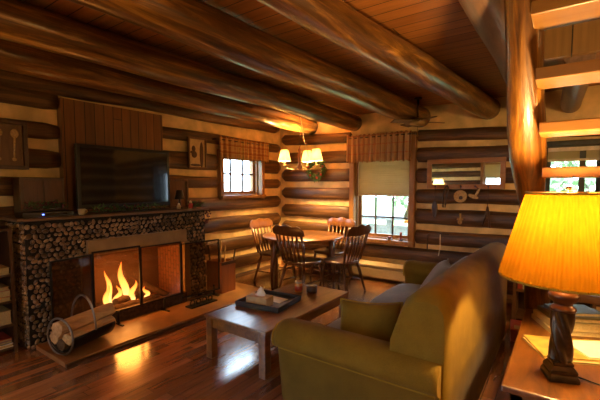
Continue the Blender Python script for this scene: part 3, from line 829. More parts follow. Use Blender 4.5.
# ------------------------------------------------------------------ coffee table
ct = thing('coffee_table', 'low rectangular oak coffee table with square legs', 'table', (-2.23, 2.83, 0))
X0, X1, Y0, Y1, TZ = -2.515, -1.815, 2.09, 3.45, .385
obj('tabletop', MB().box(X0, X1, Y0, Y1, TZ-.028, TZ), M['oak'], ct, .008)
obj('apron', MB().box(X0+.025, X1-.025, Y0+.025, Y0+.045, TZ-.11, TZ-.028).box(X0+.025, X1-.025, Y1-.045, Y1-.025, TZ-.11, TZ-.028).box(X0+.025, X0+.045, Y0+.045, Y1-.045, TZ-.11, TZ-.028).box(X1-.045, X1-.025, Y0+.045, Y1-.045, TZ-.11, TZ-.028), M['oak'], ct)
for x in (X0+.01, X1-.08):
    for y in (Y0+.01, Y1-.08): obj('leg', MB().box(x, x+.07, y, y+.07, 0, TZ-.028), M['oak'], ct, .005)
# tray
tw = thing('serving_tray', 'square black tray on the coffee table', 'tray', (-2.26, 2.66, TZ), R(8))
m = MB(); a, b_ = .235, .22
m.box(-a, a, -b_, b_, 0, .012)
for q in ((-a, a, -b_, -b_+.018), (-a, a, b_-.018, b_), (-a, -a+.018, -b_+.018, b_-.018), (a-.018, a, -b_+.018, b_-.018)): m.box(*q, .012, .05)
obj('tray_body', m, M['tray'], tw, .006, local=True)
tx = thing('tissue_box', 'tan tissue box with a white tissue standing in the tray', 'tissue box', (-2.28, 2.55, TZ+.012), R(8))
obj('box', MB().box(-.115, .115, -.06, .06, 0, .085), M['tissuebox'], tx, .004, local=True)
m = MB(); rings = []
for i in range(6):
    t = i/5; rr_ = .05*(1-.55*t)
    rings.append([(rr_*math.cos(2*PI*k/10)*(1+.4*math.sin(k*2.1+i)) + .03*t, rr_*.45*math.sin(2*PI*k/10)*(1+.3*math.cos(k*3+i)), .083+.075*t+.018*math.sin(k*1.9)*t) for k in range(10)])
m.loft(rings, False); obj('tissue', m, M['white'], tx, local=True)
tag(obj('paper_sheet', MB().box(-2.36, -2.15, 2.68, 2.82, TZ+.0125, TZ+.016), M['white']), 'white paper sheet lying in the black tray', 'paper')
jr = thing('candle_jar', 'glass jar with red label on the coffee table', 'jar', (-2.25, 3.13, TZ))
obj('jar_glass', MB().lathe([(.036, 0), (.04, .006), (.04, .085), (.034, .095)], 20, (-2.25, 3.13, TZ)), M['amber'], jr)
obj('jar_label', MB().lathe([(.0405, .018), (.0415, .018), (.0415, .066), (.0405, .066)], 20, (-2.25, 3.13, TZ), False), M['redbox'], jr)
obj('lid', MB().lathe([(.036, .094), (.038, .096), (.038, .115), (.034, .118)], 20, (-2.25, 3.13, TZ)), M['silver'], jr)
cs = thing('wooden_pot', 'round dark wooden coaster pot on the coffee table beside the jar', 'pot', (-2.13, 3.2, TZ))
obj('pot_body', MB().lathe([(.05, 0), (.056, .008), (.056, .05), (.052, .055)], 20, (-2.13, 3.2, TZ)), M['darkwood'], cs)
obj('pot_lid', MB().lathe([(.058, .055), (.06, .058), (.058, .072), (.02, .075)], 20, (-2.13, 3.2, TZ)), M['chair'], cs)

# ------------------------------------------------------------------ dining table and chairs
cyw, syw = math.cos(yaw), math.sin(yaw)
fwd = Vector((-syw, cyw, 0)); rgt = Vector((cyw, syw, 0))
TC = Vector((-3.31, 4.72, 0))
dt = thing('dining_table', 'round honey wood dining table in the log corner', 'table', TC, 0)
obj('tabletop', MB().lathe([(.60, .705), (.625, .712), (.63, .728), (.62, .738), (.0, .739)], 48), M['table_top'], dt, local=True)
obj('apron', MB().lathe([(.52, .62), (.54, .62), (.54, .704), (.52, .704)], 40, cap=False), M['table_top'], dt, local=True)
for a, b_ in ((-1, -1), (-1, 1), (1, -1), (1, 1)):
    p = rgt*.45*a*.93 + fwd*.36*b_
    q = p*1.08
    obj('leg', MB().tube([(p.x, p.y, .704), (p.x, p.y, .58), (q.x, q.y, .3), (q.x, q.y, 0)], [.042, .045, .03, .02], 10), M['chair'], dt, local=True)

def make_chair(label, loc, face, mat):
    """spindle back chair facing +y locally; origin under the seat centre"""
    rz = math.atan2(face[1], face[0]) - PI/2
    t = thing('dining_chair', label, 'chair', loc, rz, 'dining chairs round the table')
    s = MB(); rings = []
    for z, k in ((.425, .9), (.43, 1.), (.455, 1.), (.462, .95)):
        rings.append([(.215*k*math.copysign(abs(math.cos(th))**.7, math.cos(th))*(1+.06*math.sin(th)), .205*k*math.copysign(abs(math.sin(th))**.7, math.sin(th)), z) for th in [2*PI*i/28 for i in range(28)]])
    s.loft(rings); obj('seat', s, mat, t, local=True)
    for sx in (-1, 1):
        obj('leg', MB().tube([(sx*.15, .14, .43), (sx*.175, .165, .28), (sx*.185, .175, .2), (sx*.205, .2, 0)], [.015, .021, .018, .012], 8), mat, t, local=True)
        obj('leg', MB().tube([(sx*.14, -.13, .43), (sx*.165, -.165, .28), (sx*.175, -.18, .2), (sx*.195, -.23, 0)], [.015, .021, .018, .012], 8), mat, t, local=True)
    obj('stretcher', MB().tube([(-.18, .17, .21), (0, .17, .21), (.18, .17, .21)], [.009, .014, .009], 8).tube([(-.17, .17, .17), (-.17, -.18, .17)], .01, 8).tube([(.17, .17, .17), (.17, -.18, .17)], .01, 8), mat, t, local=True)
    for sx in (-1, 1):
        obj('back_post', MB().tube([(sx*.17, -.165, .455), (sx*.19, -.2, .62), (sx*.205, -.26, .86)], [.014, .018, .014], 8), mat, t, local=True)
    for k in range(5):
        u = (k-2)/2
        obj('spindle', MB().tube([(u*.115, -.175, .455), (u*.128, -.215-.01, .62), (u*.14, -.27, .845)], [.011, .017, .011], 8), mat, t, local=True)
    c = MB(); rings = []
    for i in range(17):
        u = -1+2*i/16; x = u*.245; y = -.27+.02*u*u; top = .97-.05*abs(u)**3+.012*math.cos(u*9); bot = .825+.012*abs(u)
        rings.append([(x, y-.013, bot), (x, y+.013, bot), (x, y+.008-.02, top), (x, y-.014-.02, top)])
    c.loft(rings, True, True); obj('crest_rail', c, mat, t, .004, local=True)
    t.scale = (1.16, 1.1, 1.0)
    return t
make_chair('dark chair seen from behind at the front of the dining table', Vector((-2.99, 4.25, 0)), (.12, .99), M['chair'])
make_chair('chair in lit wood tone on the fireplace side of the dining table', Vector((-3.84, 4.5, 0)) + rgt*.13 - fwd*.08, rgt*.8-fwd*.55, M['chair_lit'])
make_chair('dark chair on the sofa side of the dining table with its back to the sofa', Vector((-2.55, 4.60, 0)), (-1, .12), M['chair'])
make_chair('chair in lit wood tone behind the dining table under the tall window', Vector((-3.06, 5.14, 0)), (-.12, -1), M['chair_lit'])

# ------------------------------------------------------------------ chandelier
cc = Vector((-3.36, 4.76, 0)) - rgt*.03; CZ = 1.72
CZ = 1.75
ch = thing('chandelier', 'small chandelier with cream shades above the dining table', 'chandelier', (cc.x, cc.y, CZ))
obj('stem', MB().lathe([(.012, 0), (.03, .02), (.04, .05), (.022, .09), (.03, .13), (.03, .24), (.018, .28), (.028, .31), (.01, .34), (.008, .36)], 14), M['copper'], ch, local=True)
m = MB()
for k in range(15): m.torus((0, 0, .375+k*.038), .014, .0035, 10, 6, Matrix.Rotation(PI/2*(k % 2), 3, 'Z') @ Matrix.Rotation(PI/2, 3, 'X'))
obj('chain', m, M['bronze'], ch, local=True)
obj('ceiling_rose', MB().lathe([(.05, ZC-CZ-.025), (.05, ZC-CZ-.004), (.0, ZC-CZ-.003)], 16), M['bronze'], ch, local=True)
cordm = MB().tube([tuple(rgt*.14+Vector((0, 0, .2))), tuple(rgt*.07+Vector((0, 0, .45))), (0, 0, ZC-CZ-.02)], .004, 6); obj('cord', cordm, M['ivory'], ch, local=True)
LIGHTS = []
for ang in (-12, 62, 158):
    d = rgt*math.cos(R(ang)) + fwd*math.sin(R(ang)); e = d*.26
    arm = obj('arm', MB().tube([tuple(d*.02+Vector((0, 0, .05))), tuple(d*.1+Vector((0, 0, .0))), tuple(d*.2+Vector((0, 0, .02))), tuple(e+Vector((0, 0, .07)))], .008, 8).lathe([(.034, .07), (.036, .078), (.012, .085)], 12, tuple(e)), M['brass'], ch, local=True)
    obj('candle_sleeve', MB().lathe([(.014, .08), (.014, .16)], 10, tuple(e)), M['ivory'], ch, local=True)
    shp = MB().lathe([(.105, .14), (.058, .32), (.055, .32), (.102, .14)], 24, tuple(e), False)
    obj('lamp_shade', shp, M['white_shade'], ch, local=True)
    obj('bulb', MB().ell(tuple(e+Vector((0, 0, .2))), .018, .018, .034, 10, 7), M['bulb'], ch, local=True)
    LIGHTS.append(Vector((cc.x, cc.y, CZ)) + e + Vector((0, 0, .25)))

# wreath on the back wall
wr = thing('wreath', 'small green wreath with red berries on the back log wall', 'wreath', (-3.58, YB-.1, 1.6))
m = MB(); r = random.Random(2)
for k in range(340):
    a = r.uniform(0, 2*PI); q = .15+r.uniform(-.03, .03)
    c = Vector((-3.53+q*math.cos(a), YB-.11+r.uniform(-.02, .02), 1.79+q*math.sin(a)))
    d = Vector((r.uniform(-1, 1), r.uniform(-.7, .1), r.uniform(-1, 1))).normalized()*.07
    m.tube([c, c+d], [.012, .002], 4)
obj('greenery', m, M['green'], wr)
for a in (.3, 1.2, 2.0, 2.9, 3.9, 4.9, 5.6):
    obj('berry', MB().ell((-3.53+.15*math.cos(a), YB-.15, 1.79+.15*math.sin(a)), .022, .022, .022, 10, 6), M['red'], wr)

# ------------------------------------------------------------------ ceiling fan
fx, fy = -1.62, 4.95
fa = thing('ceiling_fan', 'small wooden ceiling fan under the beams near the tall window', 'fan', (fx, fy, 2.3))
obj('down_rod', MB().tube([(fx, fy, 2.38), (fx, fy, ZC-.004)], .014).lathe([(.05, 0), (.05, .02)], 14, (fx, fy, ZC-.025)), M['bronze'], fa)
obj('motor', MB().lathe([(.04, -.03), (.10, -.015), (.11, .03), (.08, .06), (.03, .08)], 20, (fx, fy, 2.32)), M['brass'], fa)
for k in range(4):
    a = yaw+R(12)+k*PI/2
    mm = Matrix.Translation((fx, fy, 2.345)) @ Matrix.Rotation(a, 4, 'Z') @ Matrix.Rotation(R(10), 4, 'X')
    obj('blade', MB().box(.1, .36, -.065, .065, -.006, .006, mm), M['mantel'], fa, .004)
obj('pull_chain', MB().tube([(fx, fy, 2.3), (fx, fy, 2.18)], .006, 6).ell((fx, fy, 2.17), .014, .014, .018, 8, 6), M['brass'], fa)

# ------------------------------------------------------------------ wall mirror with pegs and the things on the pegs
MY = YB-.085
mr = thing('wall_mirror', 'long wood framed wall mirror with coat pegs on the back log wall', 'mirror', (-1.13, MY, 1.46))
mx0, mx1, mz0, mz1, w = -1.63, -.63, 1.46, 1.875, .062
f = MB(); f.box(mx0, mx1, MY-.03, MY, mz0, mz0+w); f.box(mx0, mx1, MY-.03, MY, mz1-w, mz1); f.box(mx0, mx0+w, MY-.03, MY, mz0+w, mz1-w); f.box(mx1-w, mx1, MY-.03, MY, mz0+w, mz1-w)
obj('frame', f, M['mirror_wood'], mr, .005)
obj('mirror_glass', MB().box(mx0+w, mx1-w, MY-.012, MY-.008, mz0+w, mz1-w), M['mirror'], mr)
PEG = [-1.5, -1.34, -1.16, -.98, -.82]
for x in PEG: obj('peg', MB().tube([(x, MY-.03, 1.485), (x, MY-.075, 1.5)], [.008, .011], 8), M['darkwood'], mr)
PY = MY-.065
# shoe-horn like dark pendant
t = thing('hanging_paddle', 'dark paddle shaped ornament hanging from the leftmost mirror peg', 'ornament', (PEG[0], PY, 1.06))
obj('cord', MB().tube([(PEG[0], PY, 1.5), (PEG[0], PY, 1.28)], .005, 6), M['leather'], t)
obj('blade', MB().ell((PEG[0], PY, 1.17), .042, .012, .13, 12, 8), M['darkwood'], t)
t = thing('leather_strap', 'dark leather strap looped on the second mirror peg', 'strap', (PEG[1], PY, 1.2))
obj('loop', MB().tube([(PEG[1]-.045, PY, 1.2), (PEG[1]-.05, PY, 1.38), (PEG[1]-.02, PY, 1.49), (PEG[1], PY+.02, 1.515), (PEG[1]+.02, PY, 1.47), (PEG[1]+.0, PY, 1.36), (PEG[1]-.02, PY, 1.2)], .01, 8), M['leather'], t)
obj('buckle', MB().torus((PEG[1]-.035, PY-.012, 1.22), .02, .004, 14, 6, Matrix.Rotation(PI/2, 3, 'X')), M['brass'], t)
t = thing('round_wood_ornament', 'round tan wooden ornament with a dark centre hanging under the mirror', 'ornament', (PEG[2], PY, 1.25))
obj('disc', MB().tube([(PEG[2], PY-.02, 1.36), (PEG[2], PY+.012, 1.36)], .085, 24), M['straw'], t, .006)
obj('dark_centre', MB().tube([(PEG[2]+.01, PY-.026, 1.34), (PEG[2]+.01, PY-.02, 1.34)], .026, 14), M['darkwood'], t)
obj('hook', MB().tube([(PEG[2], PY, 1.46), (PEG[2], PY, 1.515)], .005, 6), M['leather'], t)
t = thing('carved_bird', 'small carved wooden figure with raised wing under the mirror', 'ornament', (PEG[3], PY, 1.3))
obj('body', MB().ell((PEG[3]-.02, PY, 1.36), .07, .022, .028, 12, 7, 1., Matrix.Rotation(R(20), 3, 'Y')), M['straw'], t)
obj('wing', MB().ell((PEG[3]+.03, PY, 1.41), .018, .012, .075, 10, 7, 1., Matrix.Rotation(R(28), 3, 'Y')), M['straw'], t)
obj('cord', MB().tube([(PEG[3]+.05, PY, 1.45), (PEG[3], PY, 1.512)], .004, 6), M['leather'], t)
t = thing('iron_tongs', 'thin dark tongs hanging from the rightmost mirror peg', 'tongs', (PEG[4], PY, .9))
obj('cord', MB().tube([(PEG[4], PY, 1.5), (PEG[4], PY, 1.22)], .005, 6), M['leather'], t)
obj('prong', MB().tube([(PEG[4], PY, 1.23), (PEG[4]-.02, PY, 1.1), (PEG[4]-.05, PY, .98)], .012, 8), M['darkwood'], t)
obj('prong', MB().tube([(PEG[4], PY, 1.23), (PEG[4]+.02, PY, 1.1), (PEG[4]+.035, PY, .95)], .012, 8), M['darkwood'], t)
t = thing('hanging_cross', 'small pale cross shaped ornament on the log wall below the round one', 'ornament', (-1.17, MY, .98))
obj('cross', MB().tube([(-1.17, MY+.0, .97), (-1.17, MY, 1.12)], .014, 8).tube([(-1.21, MY, 1.04), (-1.13, MY, 1.04)], .014, 8).ell((-1.17, MY, 1.0), .03, .014, .035, 10, 6), M['straw'], t)
obj('nail', MB().tube([(-1.17, MY+.03, 1.12), (-1.17, MY-.01, 1.13)], .006, 6), M['blackmetal'], t)
t = thing('cord_loop', 'dark cord looped over a peg on the log wall right of the tall window', 'cord', (-1.5, MY, .5))
obj('loop', MB().tube([(-1.6, MY-.03, .55), (-1.6, MY-.03, .78), (-1.55, MY-.03, .84), (-1.42, MY-.03, .82), (-1.3, MY-.03, .82)], .009, 8), M['leather'], t)
obj('tail', MB().tube([(-1.42, MY-.03, .84), (-1.42, MY-.03, .62), (-1.44, MY-.03, .5)], .006, 8), M['ivory'], t)
obj('peg', MB().tube([(-1.42, MY+.03, .82), (-1.42, MY-.06, .83)], .012, 8), M['darkwood'], t)

# ------------------------------------------------------------------ heater under the tall window, sill candles
ht = thing('baseboard_heater', 'beige baseboard heater under the tall window', 'heater', (-2.4, 5.4, 0))
hx0, hx1 = -2.95, -1.75; hy = YB-.09
obj('housing', MB().loft([[(x, hy, .05), (x, hy, .30), (x, hy-.04, .30), (x, hy-.10, .255), (x, hy-.10, .235), (x, hy-.05, .235), (x, hy-.05, .05)] for x in (hx0, hx1)], True, False), M['heater'], ht)
obj('front_panel', MB().box(hx0, hx1, hy-.11, hy-.098, .07, .205), M['heater'], ht, .004)
m = MB()
for k in range(46): x = hx0+.02+k*(hx1-hx0-.04)/45; m.box(x-.001, x+.001, hy-.09, hy-.055, .09, .2)
tag(obj('fins', m, M['silver'], ht))
obj('foot', MB().box(hx0+.1, hx0+.13, hy-.09, hy, 0, .05).box(hx1-.13, hx1-.1, hy-.09, hy, 0, .05), M['heater'], ht)
SZ = .66
def candle(x, h, r, mat, lab):
    t = thing('sill_candle', lab, 'candle', (x, YB-.06, SZ), 0, 'candles on the window sill')
    obj('wax', MB().lathe([(r, .012), (r, h), (r*.6, h+.003)], 12), mat, t, local=True)
    obj('holder', MB().lathe([(r*1.8, 0), (r*1.9, .006), (r*1.1, .02)], 14), M['darkwood'], t, local=True)
candle(-2.02, .13, .018, M['redbox'], 'tall red candle at the right end of the tall window sill')
candle(-2.2, .05, .03, M['darkred'], 'short dark red candle in the middle of the tall window sill')
candle(-2.62, .07, .025, M['amber'], 'short orange candle at the left end of the tall window sill')
hg = thing('hanging_bottle', 'dark bottle with amber base hanging outside the tall window', 'ornament', (-2.05, YB+.42, .86))
obj('bottle', MB().lathe([(.05, 0), (.06, .02), (.06, .12), (.02, .22), (.016, .3)], 16, (-2.09, YB+.42, .9)), M['olive'], hg)
obj('amber_base', MB().lathe([(.062, .0), (.066, .01), (.062, .05)], 16, (-2.09, YB+.42, .895)), M['amber'], hg)
obj('cord', MB().tube([(-2.09, YB+.42, 1.19), (-2.09, YB+.42, 2.4)], .006, 6), M['leather'], hg)

# ------------------------------------------------------------------ sofa
SX0, SX1, SY0, SY1 = -1.42, -.42, 1.72, 4.2
so = thing('sofa', 'large gold velvet sofa facing the fireplace', 'sofa', ((SX0+SX1)/2, (SY0+SY1)/2, 0))
obj('base', MB().box(SX0+.08, SX1-.02, SY0+.06, SY1-.06, .05, .30), M['sofa'], so, .03)
def arm(ys, sgn, nm):
    """arm running along x; ys = outer face, sgn=+1 inner side is +y"""
    b = MB(); prof = [(0.03, .02), (0.03, .50), (-.012, .53), (-.025, .57), (-.012, .62), (.03, .655), (.09, .668), (.15, .66), (.20, .63), (.22, .58), (.21, .53), (.19, .50), (.19, .02)]
    rings = []
    cy, cz = .11, .5
    xs = [(SX0-.005, .86), (SX0+.005, .94), (SX0+.03, .99), (SX0+.08, 1.), (SX0+.4, 1.), (SX1-.16, 1.), (SX1-.05, 1.), (SX1-.02, .97)]
    for x, k in xs:
        ring = []
        for p, z in prof:
            if z > .4: q = (x, ys+sgn*(cy+(p-cy)*k), cz+(z-cz)*k)
            else: q = (x+ (.05 if x < SX0+.1 else 0), ys+sgn*(cy+(p-cy)*k), z)
            ring.append(q)
        rings.append(ring)
    b.loft(rings); a = obj('arm', b, M['sofa'], so)
    pp = [(x, ys+sgn*.022, .508) for x in [SX0+.02+(SX1-SX0-.06)*i/20 for i in range(21)]]
    obj('piping', MB().tube(pp, .009, 8), M['piping'], a).location = (0, 0, 0)
    fp_ = [(SX0-.012, ys+sgn*(cy+(p-cy)*.86), cz+(z-cz)*.86) for p, z in prof[1:-1]]
    obj('piping', MB().tube(fp_, .007, 8), M['piping'], a).location = (0, 0, 0)
arm(SY0, 1, 'near'); arm(SY1, -1, 'far')
# back: profile in xz lofted along y, top gently arched
b = MB(); rings = []
N = 26
for i in range(N+1):
    t = i/N; y = SY0+.05+(SY1-SY0-.10)*t
    edge = min(t, 1-t)
    top = .995 - .045*t + .012*math.sin(PI*t) - .05*max(0, 1-edge/.025)**2
    k = 1-.07*max(0, 1-edge/.03)**2
    xc = -.58
    prof = [(-.71, .05), (-.71, .55), (-.705, .72), (-.685, top-.17), (-.645, top-.075), (-.58, top-.015), (-.52, top), (-.46, top-.012), (-.43, top-.05), (-.42, top-.12), (-.42, .5), (-.42, .05)]
    rings.append([(xc+(x-xc)*k, y, z) for x, z in prof])
b.loft(rings); obj('backrest', b, M['sofa'], so)
for k, y in enumerate((2.47, 3.46)):
    obj('seat_cushion', MB().ell((-1.09, y, .37), .36, .50, .10, 36, 18, .42), M['sofa_grey'], so)
# back cushions
mat_t = Matrix.Rotation(R(12), 3, 'Y')
obj('back_cushion', MB().ell((-.70, 2.44, .62), .09, .40, .22, 36, 20, .55, mat_t), M['sofa'], so)
obj('back_cushion', MB().ell((-.72, 3.42, .62), .09, .50, .24, 36, 20, .55, mat_t), M['sofa_grey'], so)
def throw_pillow(label, loc, rot, s, mat, pm):
    t = bpy.data.objects.new('throw_pillow', None); C.objects.link(t); tag(t, label, 'pillow', 'pillows on the sofa')
    t.location = loc; t.rotation_euler = rot
    b = MB(); n = 24; top = []; 
    def P(u, v, sg):
        pin = 1-.10*(1-abs(u)**2)*abs(v)**4; pin2 = 1-.10*(1-abs(v)**2)*abs(u)**4
        th = .36*s*(max(0, 1-u**4)**.55*max(0, 1-v**4)**.55)
        return (u*s*pin2, v*s*pin, sg*th)
    for sg in (1, -1):
        b.loft([[P(-1+2*i/n, -1+2*j/n, sg) for i in range(n+1)] for j in range(n+1)], False, True, False)
    bmesh.ops.remove_doubles(b.bm, verts=b.bm.verts, dist=.0005)
    obj('pillow_body', b, mat, t, local=True)
    pp = [P(-1+2*i/n, -1, 1) for i in range(n)]+[P(1, -1+2*i/n, 1) for i in range(n)]+[P(1-2*i/n, 1, 1) for i in range(n)]+[P(-1, 1-2*i/n, 1) for i in range(n+1)]
    obj('piping', MB().tube(pp, .007, 6), pm, t, local=True)
throw_pillow('gold throw pillow leaning on the near arm of the sofa', (-.98, 2.13, .565), (R(66), R(-4), R(10)), .205, M['sofa'], M['piping'])
throw_pillow('taupe throw pillow leaning at the far end of the sofa', (-.86, 3.2, .66), (R(58), R(0), R(-70)), .22, M['sofa_grey'], M['sofa_grey'])

# ------------------------------------------------------------------ side table, lamp, books
STZ = .6
sd = thing('side_table', 'wooden side table at the right edge carrying the lamp', 'side table', (.22, 2.3, 0))
a0, a1, b0, b1 = -.2, .62, 1.85, 3.16
obj('tabletop', MB().box(a0, a1, b0, b1, STZ-.03, STZ), M['oak_x'], sd, .008)
obj('apron', MB().box(a0+.03, a1-.03, b0+.03, b1-.03, STZ-.13, STZ-.03), M['oak_x'], sd)
for x in (a0+.03, a1-.09):
    for y in (b0+.03, b1-.09): obj('leg', MB().box(x, x+.06, y, y+.06, 0, STZ-.03), M['oak_x'], sd, .006)
LX, LY = .015, 2.09
lp = thing('table_lamp', 'table lamp with amber pleated shade and twisted bronze column', 'lamp', (LX, LY, STZ), R(20))
m = MB()
for z0, z1, q0, q1 in ((0, .02, .062, .062), (.02, .035, .062, .054), (.035, .05, .054, .056), (.05, .07, .056, .042), (.07, .085, .042, .043)):
    m.loft([[(q*sx, q*sy, z) for sx, sy in ((-1, -1), (1, -1), (1, 1), (-1, 1))] for z, q in ((z0, q0), (z1, q1))], True, False)
obj('foot', m, M['bronze'], lp, .004, local=True)
m = MB(); rings = []
for i in range(41):
    t = i/40; z = .085+.24*t
    rings.append([((.041+.0085*math.cos(4*(2*PI*k/32)+t*9))*math.cos(2*PI*k/32), (.041+.0085*math.cos(4*(2*PI*k/32)+t*9))*math.sin(2*PI*k/32), z) for k in range(32)])
m.loft(rings); obj('twisted_column', m, M['bronze'], lp, local=True)
obj('collar', MB().lathe([(.05, .322), (.054, .332), (.046, .342), (.036, .35), (.04, .362), (.058, .375), (.062, .395), (.055, .41), (.035, .418), (.032, .46), (.02, .47), (.016, .56)], 24), M['collar_copper'], lp, local=True)
NP = 52
def pleat(k, z): return .0045*(1 if k % 4 in (0, 1) else -1)
nn = NP*4
sh_z0, sh_z1 = .474, .866
prof = [(.264+(.163-.264)*i/10, sh_z0+(sh_z1-sh_z0)*i/10) for i in range(11)]
obj('lamp_shade', MB().lathe(prof, nn, (0, 0, 0), False, lambda k, z: -.0095*math.cos(2*PI*k/4)*(.6+.8*(sh_z1-z))), M['shade'], lp, local=True)
obj('shade_trim', MB().torus((0, 0, sh_z0), .266, .006, 72, 6), M['piping'], lp, local=True); obj('shade_trim', MB().torus((0, 0, sh_z1), .164, .006, 48, 6), M['piping'], lp, local=True)
obj('bulb', MB().ell((0, 0, .66), .032, .032, .045, 14, 9), M['bulb'], lp, local=True)
obj('harp', MB().tube([(.03, 0, .56), (.075, 0, .68), (.04, 0, .86), (0, 0, .875)], .003, 6).tube([(-.03, 0, .56), (-.075, 0, .68), (-.04, 0, .86), (0, 0, .875)], .003, 6).tube([(-.178, 0, .872), (.178, 0, .872)], .003, 6).tube([(0, -.178, .872), (0, .178, .872)], .003, 6), M['brass'], lp, local=True)
obj('finial', MB().ell((0, 0, .887), .012, .012, .014, 10, 6), M['brass'], lp, local=True)
obj('power_cord', MB().tube([(.07, -.0, .012), (.16, -.06, .006), (.3, -.05, .006), (.44, -.1, .006)], .004, 6), M['black'], lp, local=True)

G = 'books on the side table'
make_book('magazine', .42, .30, .010, M['cream'], 'cream magazine at the bottom of the front pile behind the lamp', (.085, 2.46, STZ), R(26), G)
make_book('magazine', .40, .28, .009, M['yellow'], 'yellow magazine on top of the front pile behind the lamp', (.075, 2.47, STZ+.010), R(23), G)
make_book('magazine', .20, .22, .008, M['white'], 'white booklet lying right of the lamp on the yellow magazine', (.17, 2.50, STZ+.019), R(30), G)
z = STZ
for lab, w, d, h, mt, dx, rz in (('cream book at the bottom of the back stack on the side table', .42, .30, .03, 'cream', .01, 24), ('thick cream book second from the bottom of the back stack', .38, .27, .038, 'cream', 0, 28), ('dark olive book below the top of the back stack', .34, .24, .028, 'olive', -.005, 25), ('blue grey book topmost on the back stack', .25, .18, .024, 'bluegrey', -.02, 30)):
    make_book('book', w, d, h, M[mt], lab, (.09+dx, 2.90, z), R(rz), G); z += h

# ------------------------------------------------------------------ small cabinet and red folder beside the stair foot
sc2 = thing('small_bookcase', 'narrow dark wooden case standing behind the sofa near the stair', 'bookcase', (-.2, 4.8, 0))
q0, q1, w0, w1, qh = -.42, .3, 4.62, 4.95, .92
obj('side_panel', MB().box(q0, q0+.03, w0, w1, 0, qh), M['frame_wood'], sc2); obj('side_panel', MB().box(q1-.03, q1, w0, w1, 0, qh), M['frame_wood'], sc2)
for z in (.05, .35, .63, qh-.03): obj('shelf', MB().box(q0+.03, q1-.03, w0, w1, z, z+.025), M['frame_wood'], sc2)
obj('back_panel', MB().box(q0, q1, w1, w1+.015, 0, qh), M['darkwood'], sc2)
for k, (x, w, h, mt, lab) in enumerate(((-.38, .045, .22, 'redbox', 'red book standing leftmost in the dark case'), (-.33, .04, .2, 'ivory', 'ivory book standing second in the dark case'), (-.28, .05, .23, 'olive', 'olive book standing third in the dark case'), (-.22, .04, .21, 'darkred', 'dark red book standing fourth in the dark case'))):
    t = make_book('book', .2, w, h, M[mt], lab, (x+w/2, w0+.12, .375), 0, 'books in the dark case')
    # stand it upright
    for c_ in [q for q in bpy.data.objects if q.parent == t]:
        bpy.data.objects.remove(c_)
    obj('cover', MB().box(-w/2, -w/2+.004, -.09, .09, 0, h).box(w/2-.004, w/2, -.09, .09, 0, h).box(-w/2+.004, w/2-.004, -.09, -.085, 0, h), M[mt], t, local=True)
    obj('pages', MB().box(-w/2+.004, w/2-.004, -.085, .08, .004, h-.006), M['page'], t, local=True)
rb = thing('red_box_file', 'red box file with a pale label on the floor beside the sofa end', 'box', (-.3, 4.2, 0), R(6))
obj('box', MB().box(-.09, .09, -.16, .16, 0, .12), M['redbox'], rb, .004, local=True)
obj('label_patch', MB().box(-.06, .06, -.13, -.03, .1205, .1225), M['cream'], rb, local=True)

# ------------------------------------------------------------------ outdoors
og = MB().box(-40, 40, 5.9, 60, -.6, -.5); og.box(-40, -4.7, -30, 5.9, -.6, -.5); og.box(-4.7, 40, -30, -2.9, -.6, -.5)
tag(obj('ground', og, M['grass']), 'green lawn outside the windows', 'ground', kind='structure')
pr = thing('porch_railing', 'grey porch railing outside the tall window', 'railing', (-3, 7.2, -.5))
obj('top_rail', MB().box(-6, .6, 7.05, 7.4, .82, .88), M['porch'], pr)
obj('lower_board', MB().box(-6, .6, 7.2, 7.26, .42, .7), M['porch'], pr)
for x in (-5.6, -4.2, -2.9, -1.5, -.1): obj('post', MB().box(x-.05, x+.05, 7.18, 7.28, -.5, .82), M['porch'], pr)
tag(obj('red_shutter', MB().box(-4.9, -4.86, 5.3, 5.5, -.5, 2.3), M['siding']), 'red board seen outside the small window', 'board')
def tree(x, y, h, r, mat, label, seed, nleaf=900):
    t = thing('tree', label, 'tree', (x, y, -.5), 0, 'trees outside the windows')
    obj('trunk', MB().tube([(0, 0, 0), (.1, 0, h*.35), (0, .1, h*.8)], [.16, .12, .05], 8), M['trunk'], t, local=True)
    b = MB(); q = random.Random(seed)
    for k in range(nleaf):
        a = q.uniform(0, 2*PI); zz = q.uniform(-1, 1); rr_ = q.uniform(.45, 1)**.5
        s = math.sqrt(1-zz*zz)
        c = Vector((r*rr_*s*math.cos(a), r*rr_*s*math.sin(a), h*.62+h*.42*rr_*zz))
        d1 = Vector((q.uniform(-1, 1), q.uniform(-1, 1), q.uniform(-1, 1))).normalized(); d2 = d1.orthogonal().normalized()
        L_ = .15
        v = [b.bm.verts.new(c+d1*L_), b.bm.verts.new(c+d2*L_*.5), b.bm.verts.new(c-d1*L_), b.bm.verts.new(c-d2*L_*.5)]
        b._f(v)
    tag(obj('crown', b, mat, t, local=True), kind='stuff')
TL = [(-6.9, 12., 4.2, 1.2, 'leaf2', 'pale leafy tree left of the others outside the tall window'), (-4.4, 13.2, 4.8, 1.25, 'leaf', 'green leafy tree behind the porch railing, middle of the tall window'), (-1.9, 12.6, 4.2, 1.2, 'leaf2', 'pale leafy tree at the right outside the tall window'),
      (.3, 10.8, 4., 1., 'leaf', 'green tree outside the window behind the stair'), (2.8, 12., 4.5, 1.2, 'leaf', 'green tree far right outside the window behind the stair')]
for i, (x, y, h, r, mt, lab) in enumerate(TL): tree(x, y, h, r, M[mt], lab, i)

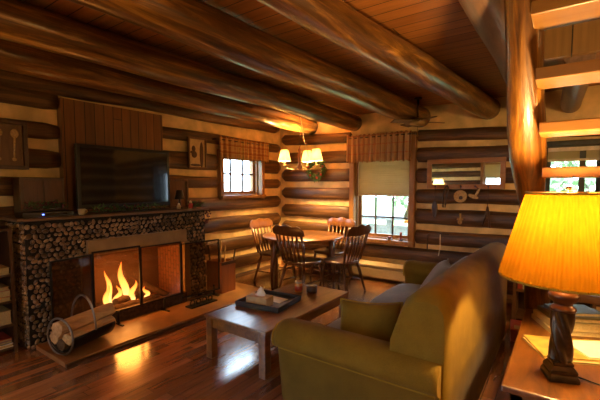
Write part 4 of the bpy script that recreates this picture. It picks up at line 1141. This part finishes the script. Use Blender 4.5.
# ------------------------------------------------------------------ light
w = bpy.data.worlds.new('world'); bpy.context.scene.world = w; w.use_nodes = True
nt = w.node_tree; nt.nodes.clear()
bg = nd(nt, 'ShaderNodeBackground', i_Color=(.66, .84, 1, 1), i_Strength=8.); wo = nd(nt, 'ShaderNodeOutputWorld'); nt.links.new(bg.outputs[0], wo.inputs[0])

sl = bpy.data.lights.new('sun', 'SUN'); sl.energy = 6.; sl.angle = .01; sl.color = (1, .95, .88)
so_ = bpy.data.objects.new('sun', sl); C.objects.link(so_); so_.rotation_euler = (0, R(42), 0)
def point(name, loc, power, col=(1, .56, .2), size=.04):
    l = bpy.data.lights.new(name, 'POINT'); l.energy = power; l.color = col; l.shadow_soft_size = size
    o = bpy.data.objects.new(name, l); C.objects.link(o); o.location = loc; return o
point('table_lamp_light', (LX, LY, STZ+.74), 52, (1, .61, .21), .05)
for p in LIGHTS: point('chandelier_light', p, 88, (1, .62, .22), .03)
point('fire_light', (-4.02, 2.25, .40), 17, (1, .40, .08), .2)
fl_ = thing('fill_floor_lamp', 'added fill lamp with a cream shade reflected at the left of the wall mirror', 'lamp', (-3.1, -.6, 0))  # out-of-view lamp added around the fill that brightens the left side
obj('base', MB().lathe([(.14, 0), (.14, .02), (.03, .04)], 24, (-3.1, -.6, 0)), M['bronze'], fl_)
obj('pole', MB().tube([(-3.1, -.6, .03), (-3.1, -.6, 1.5)], .014), M['bronze'], fl_)
obj('lamp_shade', MB().lathe([(.2, 1.42), (.12, 1.70)], 32, (-3.1, -.6, 0), False), M['white_shade'], fl_)
obj('bulb', MB().ell((-3.1, -.6, 1.55), .03, .03, .045, 12, 8), M['bulb'], fl_)
point('fill_floor_lamp_light', (-3.1, -.6, 1.62), 46, (1, .60, .2), .05)  # added fill for the left wall, mantel and beams
point('fill_light', (.75, .3, 1.9), 24, (1, .60, .2), .2)  # unseen warm fill added beside the camera
point('fill_light', (1.75, 2.7, 1.55), 62, (1, .60, .2), .2)  # unseen fill added to brighten the back wall and sofa back

vs = bpy.context.scene.view_settings
vs.view_transform = 'Standard'; vs.look = 'None'; vs.gamma = 1.; vs.use_curve_mapping = False
vs.exposure = 1.1
